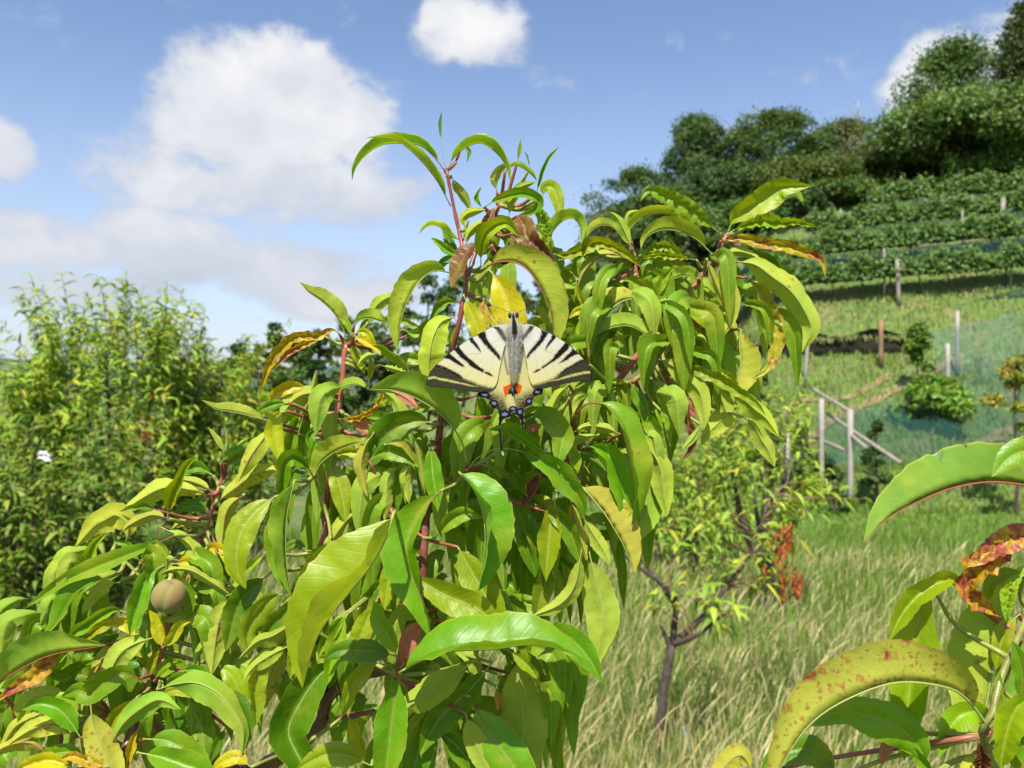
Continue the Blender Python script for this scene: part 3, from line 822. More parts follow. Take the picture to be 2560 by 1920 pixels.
# small pruned peach tree standing in the meadow
b = on_ground(1412, 4.0)
t = thing('peach_tree', 'small pruned peach tree with dark bare trunk in the tall grass', 'tree', b)
rng = np.random.default_rng(21)
TR = [[(1412, 1700), (1422, 1600), (1436, 1480), (1452, 1392)],]
v, f = tube(catmull([b - (0, 0, .15)] + [at2(x, y, 4.0) for x, y in TR[0]], 14), np.linspace(.028, .022, 14), 10, True, .25, rng)
obj('trunk', mesh('trunk', v - b, f, M_BARK), t)
LIMB = [[(1452, 1392, 4.0), (1455, 1290, 4.0), (1380, 1225, 3.95), (1318, 1178, 3.9)], [(1455, 1300, 4.0), (1420, 1250, 4.1), (1372, 1190, 4.2), (1345, 1150, 4.3)],
        [(1452, 1392, 4.0), (1520, 1330, 4.05), (1590, 1240, 4.1), (1632, 1170, 4.15), (1660, 1080, 4.2)], [(1452, 1392, 4.0), (1500, 1375, 3.9), (1560, 1330, 3.85)],
        [(1448, 1400, 4.0), (1436, 1370, 4.0), (1425, 1350, 4.0)]]
lc = []
for q, L_ in enumerate(LIMB):
    c = catmull([at2(x, y, d) for x, y, d in L_], 10); lc.append(c)
    v, f = tube(c, np.linspace(.017, .006, 10), 7, True, .2, rng)
    obj('limb', mesh('limb', v - b, f, M_BARK), t)
hubs = [(1500, 1310, 3.9), (1530, 1340, 3.85), (1480, 1350, 3.9), (1580, 1320, 3.85), (1470, 1290, 4.0), (1430, 1180, 4.1), (1510, 1190, 4.0), (1560, 1160, 4.1), (1600, 1130, 4.15), (1660, 1090, 4.2),
        (1700, 1120, 4.2), (1750, 1110, 4.2), (1770, 1090, 4.2), (1640, 1190, 4.1), (1380, 1130, 4.2), (1560, 1230, 4.05), (1620, 1290, 4.0), (1530, 1120, 4.2), (1700, 1180, 4.15), (1480, 1130, 4.2)]
sh = []
for x, y, d in hubs:
    p = at2(x, y, d)
    near = min((c[i] for c in lc for i in range(3, 10)), key=lambda s: np.linalg.norm(s - p))
    for r_ in range(3):
        e = p + rng.normal(size=3) * (.06, .06, .05) + (0, 0, .04)
        sh.append([near, (near + e) / 2 + rng.normal(size=3) * .02, e])
wood = MB()
for S in sh:
    v, f = tube(catmull(S, 5), np.linspace(.005, .002, 5), 4, False); wood.add(v, f, np.array((.20, .10, .05)))
obj('shoots', wood.mesh('shoots', M_TWIG, b), t, kind='stuff')
obj('crown', peach_crown('crown', rng, [[S[1] * .35 + S[2] * .65, S[2], S[2] + (S[2] - S[1]) * .6] for S in sh], .095, [(.20, .34, .025), (.30, .40, .035), (.40, .40, .035), (.15, .27, .02)], b, 6), t, kind='stuff')
# hanging bunches of dead orange leaves
for q, (x, y, d, ln, wd, lab) in enumerate(((1690, 1140, 3.98, .36, .085, 'long'), (1720, 1225, 3.98, .14, .06, 'short'), (1650, 1225, 4.05, .05, .02, 'tiny'), (1702, 1130, 4.0, .12, .04, 'upper'))):
    n = int(40 + ln * 260)
    s = rng.random(n)
    P = at2(x, y, d) + np.stack([rng.normal(size=n) * wd * .3 * (1.1 - s), rng.normal(size=n) * wd * .3, -s * ln], -1)
    D = unit(rng.normal(size=(n, 3)) * .5 + (0, 0, -1))
    V, F = peach_leaf_strip(rng, P, D, rng.uniform(.02, .045, n), rng.uniform(.008, .016, n), rng.uniform(0, .6, n))
    c = np.array([(.42, .10, .02), (.50, .15, .03), (.30, .07, .02)])[rng.integers(0, 3, n)] * rng.uniform(.7, 1.2, (n, 1))
    obj('dead_leaf_bunch', mesh('dead_leaf_bunch', V - b, F, M_FOL, col=np.repeat(c, 12, 0)), t, kind='stuff', label='%s bunch of dead orange leaves' % lab)

# pale crumpled scrap caught in the left peach bush
rng = np.random.default_rng(31)
c0 = at2(95, 985, 5.65)
V, F = [], []
for j in range(9):
    for i in range(11):
        V.append(((i - 5) * .008 + rng.normal() * .004, rng.normal() * .012, (j - 4) * .007 + rng.normal() * .004 - .002 * (i - 5)))
F = [[j * 11 + i, j * 11 + i + 1, (j + 1) * 11 + i + 1, (j + 1) * 11 + i] for j in range(8) for i in range(10)]
obj('plastic_scrap', mesh('plastic_scrap', V, F, simple('white_plastic', (.75, .73, .76), .4)), None, c0, label='crumpled white scrap caught among the leaves of the left peach bush', category='litter')
# orange dead leaves in the left tree
n = 60
P = at2(312, 925, 7.9) + rng.normal(size=(n, 3)) * (.045, .03, .09)
V, F = peach_leaf_strip(rng, P, unit(rng.normal(size=(n, 3)) * .5 + (0, 0, -1)), rng.uniform(.02, .045, n), rng.uniform(.01, .02, n), rng.uniform(0, .6, n))
pt = [o for o in bpy.data.objects if o.name == 'peach_tree'][0]
obj('dead_leaf_bunch', mesh('dead_leaf_bunch', V - np.array(pt.location), F, M_FOL, col=np.repeat(np.array((.5, .13, .015)) * rng.uniform(.7, 1.2, (n, 1)), 12, 0)), pt, kind='stuff', label='small bunch of orange dead leaves')

# ---------------------------------------------------------------- meadow grass
def grass(name, label, n, ymin, ymax, hmin, hmax, wid, cols, seed, power=1.0, lean=.35, seedhead=False, xr=(-.62, .72)):
    rng = np.random.default_rng(seed)
    y = ymin + (ymax - ymin) * rng.random(n) ** power
    x = rng.uniform(xr[0], xr[1], n) * y + rng.normal(size=n) * .2
    patch = .5 + .25 * np.sin(x * 2.1 + 2.3 * np.sin(y * 1.1) + seed) * np.sin(y * 1.7 + x * .6) + .25 * np.sin(x * 4.7 - y * 3.1 + 1.7 * np.sin(x * 1.3))
    h = (hmin + (hmax - hmin) * rng.random(n)) * (.6 + .3 * patch + .35 * rng.random(n))
    a = rng.random(n) * 6.283; ln = lean * rng.random(n) * h
    w_ = wid * (.7 + .6 * rng.random(n)) * (1 + y * .10)
    z = gz(x, y)
    dx, dy = np.cos(a) * ln, np.sin(a) * ln
    bx_, by_ = -np.sin(a + 1.0), np.cos(a + 1.0)
    rows = []
    prof = [(0, 0, 1.0), (.45, .18, .85), (.8, .55, .5), (1.0, 1.0, .05)] if not seedhead else [(0, 0, .35), (.7, .4, .30), (.78, .5, 1.5), (.9, .75, 1.9), (1.0, 1.05, .1)]
    for s, o, ww in prof:
        cx, cy, cz = x + dx * o, y + dy * o, z + h * s
        rows += [np.stack([cx - bx_ * w_ * ww * .5, cy - by_ * w_ * ww * .5, cz], -1), np.stack([cx + bx_ * w_ * ww * .5, cy + by_ * w_ * ww * .5, cz], -1)]
    m_ = len(prof)
    V = np.stack(rows, 1).reshape(-1, 3)
    fq = np.array([[2 * r, 2 * r + 1, 2 * r + 3, 2 * r + 2] for r in range(m_ - 1)])[None]
    F = ((np.arange(n) * 2 * m_)[:, None, None] + fq).reshape(-1, 4)
    cols = np.asarray(cols)
    c = cols[rng.integers(0, len(cols), n)] * rng.uniform(.7, 1.3, (n, 1))
    obj(name, mesh(name, V, F, M_GRASS, col=np.repeat(c, 2 * m_, 0)), kind='stuff', label=label, category='grass')
GR = [(.13, .26, .03), (.17, .31, .035), (.22, .32, .05), (.10, .21, .025), (.31, .36, .11)]
ST = [(.50, .43, .20), (.42, .37, .16), (.58, .51, .26), (.36, .34, .12)]
grass('meadow_grass', 'tall green meadow grass under the peach trees', 70000, 3.0, 13, .16, .38, .0078, GR, 1, 1.15)
grass('dry_grass', 'straw coloured grass blades and seed heads in the meadow', 17000, 3.0, 10, .28, .52, .0027, ST, 2, 1.7, .5, True)
grass('dry_blades', 'bleached dry grass blades between the green ones', 10000, 3.0, 10, .18, .36, .005, ST, 3, 1.7, .7)
grass('lawn_grass', 'short bright grass in front of the timber frame', 18000, 9.5, 19.5, .05, .13, .016, [(.13, .26, .03), (.16, .28, .035), (.20, .28, .05)], 4, 1.0, .5, False, (-.1, .75))
grass('bank_grass', 'grass growing over the terraced bank', 12000, 17, 26.5, .06, .22, .016, GR + [(.30, .28, .10), (.26, .22, .10)], 5, 1.0, .6, False, (.2, .72))

# darker broad-leaved weeds between the grasses
rng = np.random.default_rng(88)
PW, DW, LW, CW = [], [], [], []
for q in range(60):
    yw = rng.uniform(3.1, 9.0); xw = rng.uniform(-.55, .68) * yw
    if q < 5: xw, yw = .71 + rng.normal() * .28, 4.0 + rng.uniform(-.3, .5)
    m_ = 34
    zz = rng.random(m_) * rng.uniform(.15, .34)
    p = np.stack([xw + rng.normal(size=m_) * .07, yw + rng.normal(size=m_) * .07, gz(xw, yw) + zz], -1)
    PW.append(p); DW.append(unit(rng.normal(size=(m_, 3)) + (0, 0, .2))); LW.append(rng.uniform(.03, .08, m_)); CW.append(np.array((.055, .13, .02)) * rng.uniform(.7, 1.6, (m_, 1)))
PW, DW, LW, CW = np.vstack(PW), np.vstack(DW), np.concatenate(LW), np.vstack(CW)
V, F = leaf_quads(PW, DW, unit(rng.normal(size=PW.shape) * .6 + (0, -.3, 1.0)), LW, LW * .5, .05)
obj('weeds', mesh('weeds', V, F, M_GRASS, col=np.repeat(CW, 4, 0)), kind='stuff', label='dark broad leaved weeds growing low in the meadow', category='weeds')

# ---------------------------------------------------------------- the near peach tree: wood
RED = (.30, .055, .045); BRN = (.13, .055, .035); PNK = (.48, .13, .10); GRN = (.26, .30, .06); DRK = (.07, .03, .025)
# photo bearings (2560 wide) with distance in cm, radius px at both ends, colour at both ends
WOOD = [
 ('branch', [(560, 2010, 45), (664, 1920, 44), (713, 1880, 43.5), (795, 1819, 42.5), (830, 1740, 42), (900, 1690, 41.5), (1005, 1665, 41)], 19, 13, BRN, BRN),
 ('branch', [(985, 1690, 41), (1045, 1600, 40.5), (1058, 1400, 40.5), (1064, 1300, 41), (1086, 1180, 41), (1102, 1050, 40.5), (1112, 960, 40), (1130, 880, 39.5), (1145, 820, 39), (1157, 760, 39), (1166, 700, 39.3),
             (1160, 640, 39.6), (1150, 590, 40), (1138, 535, 40), (1125, 470, 40), (1116, 425, 40)], 13, 3.2, BRN, RED),
 ('branch', [(815, 1790, 42), (806, 1640, 42.5), (795, 1500, 42.5), (801, 1382, 42), (816, 1330, 42), (811, 1282, 42), (817, 1258, 41.7), (820, 1208, 41.5), (827, 1151, 41.3), (836, 1125, 41), (834, 1084, 41),
             (838, 1045, 41), (845, 1020, 41), (850, 985, 41), (857, 950, 41), (860, 896, 41), (867, 861, 41)], 12, 6, BRN, PNK),
 ('branch', [(1050, 1625, 41), (1120, 1560, 43), (1210, 1440, 44), (1300, 1290, 44), (1340, 1225, 43.5), (1390, 1130, 43), (1445, 1060, 42.5), (1480, 1018, 42), (1534, 965, 42), (1580, 906, 41.5), (1614, 860, 41.5),
             (1657, 791, 41.5), (1705, 739, 41.5), (1744, 706, 41.5), (1766, 670, 41.5), (1793, 630, 41.5), (1816, 588, 41.5)], 17, 3.5, DRK, PNK),
 ('branch', [(640, 1935, 44), (520, 1900, 43), (420, 1850, 42), (353, 1757, 40), (369, 1720, 39.5), (400, 1640, 39.5), (430, 1540, 40), (470, 1450, 41), (497, 1368, 41.5), (520, 1310, 41.5), (534, 1262, 41.5), (548, 1215, 41.5)], 11, 3.5, BRN, PNK),
 ('twig', [(405, 1627, 39.5), (381, 1578, 39.5), (357, 1517, 39.8), (340, 1470, 40)], 5, 3, GRN, PNK),
 ('twig', [(1168, 695, 39.3), (1192, 625, 40), (1222, 562, 40.3), (1246, 512, 40.5)], 6, 3, BRN, (.24, .08, .04)),
 ('twig', [(1657, 791, 41.5), (1612, 740, 42), (1594, 690, 42), (1587, 640, 42)], 5, 3, PNK, PNK),
 ('twig', [(1528, 990, 42), (1580, 955, 41), (1629, 923, 40.5), (1650, 900, 40.5), (1672, 870, 41), (1720, 800, 41.5)], 6, 4, (.45, .25, .10), GRN),
 ('twig', [(1092, 1190, 41), (1120, 1200, 40.4), (1145, 1180, 40), (1168, 1172, 39.5)], 6, 4, GRN, PNK),
 ('twig', [(1441, 1075, 42.5), (1436, 1100, 41.5), (1452, 1118, 41)], 5, 3, GRN, GRN),
 ('twig', [(811, 1275, 42), (798, 1230, 40.5), (786, 1188, 40)], 6, 3.5, GRN, GRN),
 ('twig', [(1010, 1660, 41), (1004, 1680, 39.5), (996, 1690, 38.5)], 6, 4, GRN, GRN),
 ('twig', [(812, 1800, 42.3), (870, 1792, 41), (935, 1778, 40)], 7, 5, BRN, BRN),
 ('twig', [(360, 1760, 40), (330, 1830, 39), (300, 1920, 38), (290, 1990, 38)], 9, 10, BRN, BRN),
 ('twig', [(353, 1757, 40), (230, 1800, 39), (120, 1830, 38.5), (40, 1800, 38)], 6, 3, BRN, GRN),
 ('twig', [(430, 1540, 40), (330, 1420, 40), (280, 1380, 40)], 5, 3, BRN, GRN),
 ('twig', [(1062, 1400, 40.5), (1000, 1380, 40), (985, 1290, 39)], 5, 3, BRN, GRN),
]
TB = np.array((-.22, .60, float(gz(-.22, .6))))
TREE = thing('peach_tree', 'nearest peach tree, whose leafy branches fill the picture and carry the butterfly', 'tree', TB)
def stem_mesh(pts, r0, r1, c0, c1, off, sides=10, knots=True, seed=0):
    rng = np.random.default_rng(seed)
    P = np.array([at(x, y, d / 100) for x, y, d in pts])
    n = max(10, int(len(pts) * 5))
    C_ = catmull(P, n)
    t = np.linspace(0, 1, n)
    R = (r0 + (r1 - r0) * t) * np.linalg.norm(C_ - (0, 0, CAMZ), axis=1) / FPX
    if knots:
        R = R * (1 + .10 * np.sin(t * 60 + seed) ** 8 + .28 * (rng.random(n) > .86))
    v, f = tube(C_, R, sides, True, .08, rng)
    tt = np.concatenate([[0], t, [1]])
    nz = .5 + .5 * np.sin(tt * 23 + seed) * np.sin(tt * 9.1)
    c = (np.array(c0)[None] * (1 - tt[:, None]) + np.array(c1)[None] * tt[:, None]) * (.65 + .6 * nz[:, None])
    return v - off, f, np.repeat(c, sides, 0), C_
STEMS = []
for q, (nm, pts, r0, r1, c0, c1) in enumerate(WOOD):
    v, f, c, ctr = stem_mesh(pts, r0, r1, c0, c1, TB, seed=q)
    o = obj(nm, mesh(nm, v, f, M_TWIG, col=c), TREE)
    STEMS.append((o, ctr))
p0 = at(560, 2010, .45)
v, f = tube(catmull([TB - (0, 0, .1), TB + (.01, -.02, .5), TB + (.02, -.06, 1.0), p0], 16), np.linspace(.024, .0046, 16), 10, True, .15, np.random.default_rng(5))
obj('trunk', mesh('trunk', v - TB, f, M_BARK), TREE)

# ---------------------------------------------------------------- leaves
KIND = {  # upper colour, redness, blistering
 'g': ((.135, .290, .005), .08, .012), 'd': ((.085, .205, .005), .05, .012), 'y': ((.250, .345, .006), .20, .016), 'p': ((.270, .325, .018), .40, .016),
 'q': ((.215, .315, .012), .16, .016), 'c': ((.200, .325, .006), .20, .09), 'l': ((.470, .440, .006), .28, .015), 'r': ((.420, .310, .008), .76, .10),
 'v': ((.092, .215, .008), .06, .030), 's': ((.260, .335, .026), .74, .014), 'b': ((.120, .034, .020), .40, .045), 'k': ((.480, .150, .095), .60, .02), 'o': ((.460, .290, .014), .60, .03)}
NL, NJ = 30, 4
def leaf_geo(P, wpx_m, a1, a2, pet, blister, rng, curl=None):
    """P: midrib curve; returns vertices, quads, uv, flags. a1/a2: how far each half blade turns towards the viewer"""
    C_ = catmull(P, NL)
    n = NL
    T = unit(np.gradient(C_, axis=0))
    Vw = unit(np.array((0, 0, CAMZ)) - C_)
    S = unit(np.cross(Vw, T)); N = np.cross(T, S)
    t = np.linspace(0, 1, n)
    s = np.clip((t - pet) / (1 - pet), 0, 1)
    hw = (s ** .72) * ((1 - s) ** 1.0); hw /= hw.max()
    hw = hw * (1 + .03 * np.sin(s * 70 + rng.random() * 6))          # toothed margin
    half = wpx_m * .5 * hw
    cu = rng.uniform(-55, 14) if curl is None else curl
    ph = rng.random(4) * 6.283
    sgn = 1 if a1 + a2 >= 0 else -1
    rows = []
    for side, a0 in ((1, a1), (-1, a2)):
        cols = []
        for j in range(NJ, 0, -1) if side == 1 else range(1, NJ + 1):
            r = j / NJ
            wave = 6 * np.sin(s * 9 + ph[0]) + 5 * np.sin(s * 17 + ph[1] + side)
            ang = np.radians(a0 + sgn * cu * r * .6 + wave * r)
            rr = half * r
            p = C_ + (side * np.cos(ang) * rr)[:, None] * S + (np.sin(ang) * rr)[:, None] * N
            # gentle quilting, strong on blistered leaves
            b = blister * wpx_m * (np.sin(s * 38 + 5 * r * side + ph[2]) * (.5 + .5 * np.sin(r * 5 + ph[3])) + .7 * np.sin(s * 61 + 3 * r + ph[1])) * hw
            p = p + b[:, None] * (N * np.cos(ang)[:, None] - side * S * np.sin(ang)[:, None])
            cols.append((p, .5 + .5 * r * side))
        rows.append(cols)
    colsall = rows[0] + [(C_, .5)] + rows[1]
    m_ = len(colsall)
    V = np.stack([c for c, u in colsall], 1).reshape(-1, 3)
    U = np.stack([np.stack([np.full(n, u), s], -1) for c, u in colsall], 1).reshape(-1, 2)
    i0 = int(np.searchsorted(s, 1e-6)) - 1
    i0 = max(i0, 0)
    i, j = np.meshgrid(np.arange(i0, n - 1), np.arange(m_ - 1), indexing='ij')
    F = np.stack([i * m_ + j, (i + 1) * m_ + j, (i + 1) * m_ + j + 1, i * m_ + j + 1], -1).reshape(-1, 4)
    if sgn > 0:
        F = F[:, ::-1]
    # midrib and stalk: a thin tapering tube set a little to the underside
    rad = (wpx_m * .013 + .00018) * (1 - .82 * t)
    off = -sgn * (rad * .75)[:, None] * N
    v2, f2 = tube(C_ + off * s[:, None] ** .3, rad, 5)
    nb = len(F)
    uv2 = np.tile((.5, .5), (len(v2), 1))
    return np.vstack([V, v2]), np.vstack([F, f2 + len(V)]), np.vstack([U, uv2]), np.concatenate([np.zeros(nb, int), np.ones(len(f2), int)]), len(V), C_
LEAFN = [0]
def add_leaf(kind, pts, w, a1, a2, d0, d1, pet=.10, parent=None, off=None, bow=0.0):
    """pts in photo pixels; d0/d1 distance of base and tip in cm; w full width in photo pixels; bow bends the middle towards the viewer (cm)"""
    LEAFN[0] += 1
    rng = np.random.default_rng(1000 + LEAFN[0])
    m_ = len(pts)
    tt = np.linspace(0, 1, m_)
    dd = (d0 + (d1 - d0) * tt - bow * np.sin(np.pi * tt)) / 100
    P = np.array([at(x, y, d) for (x, y), d in zip(pts, dd)])
    base = P[0].copy()
    colr, redn, bl = KIND[kind]
    wm = 1.0 * w * dd.mean() / FPX
    ln = np.linalg.norm(np.diff(P, axis=0), axis=1).sum()
    folded = max(abs(a1), abs(a2)) > 90
    cap = (.48 if folded else .30) * ln
    if wm > cap and kind not in 'b' and w < 520:      # peach leaves are slim: let the tip run on and droop
        ext = min((wm / (.48 if folded else .30) - ln) * .7, .45 * ln)
        tg = unit(P[-1] - P[-2]); dr = unit(tg + np.array((0, -.1, -.55)))
        P = np.vstack([P, P[-1] + dr * ext])
        wm = min(wm, (.50 if folded else .32) * (ln + ext))
    if not folded and max(abs(a1), abs(a2)) < 42:      # blades are keeled along the midrib
        sg_ = 1 if a1 + a2 >= 0 else -1
        kf = rng.uniform(22, 44)
        a1, a2 = a1 + sg_ * kf, a2 + sg_ * kf * rng.uniform(.5, 1.1)
    V, F, U, MI, nb, C_ = leaf_geo(P, wm, a1, a2, pet, bl * rng.uniform(.7, 1.3), rng)
    ribc = np.array(PNK) * .7 if kind == 'v' or kind in 'prkos' and rng.random() < .55 else (np.array((.30, .09, .05)) if kind in 'gdb' and rng.random() < .35 else np.array((.30, .36, .09)))
    col = np.ones((len(V), 3)) * ribc
    if parent is None:
        best = None
        for o, ctr in STEMS:
            dist = np.linalg.norm(ctr - base, axis=1) + 2.0 * np.abs(ctr[:, 1] - base[1]) * 0
            j = int(dist.argmin())
            if best is None or dist[j] < best[0]:
                best = (dist[j], o, ctr[j])
        dist, parent, foot = best
        if dist > .0035:          # a green stalk back to the wood
            dv = foot - base
            mid = base + dv * .5 + np.array((0, .25 * dist, -.12 * dist))
            st = catmull([foot, mid, base], 9)
            v3, f3 = tube(st, np.linspace(.0013, .0007, 9), 5)
            MI = np.concatenate([MI, np.ones(len(f3), int)])
            F = np.vstack([F, f3 + len(V)]); U = np.vstack([U, np.tile((.5, .5), (len(v3), 1))]); V = np.vstack([V, v3])
            sc = np.array((.27, .30, .06)) if rng.random() < .6 else np.array((.30, .10, .06))
            col = np.vstack([col, np.tile(sc, (len(v3), 1))])
        off = TB
    me = mesh('leaf', V - base, F, [M_LEAF, M_RIB], uv=U, col=col, mi=MI)
    o = obj('leaf', me, parent, base - off)
    j = rng.uniform(.86, 1.14, 3)
    o.color = (colr[0] * j[0], colr[1] * j[1], colr[2] * j[2], min(1.0, redn * rng.uniform(.75, 1.2)))
    return o
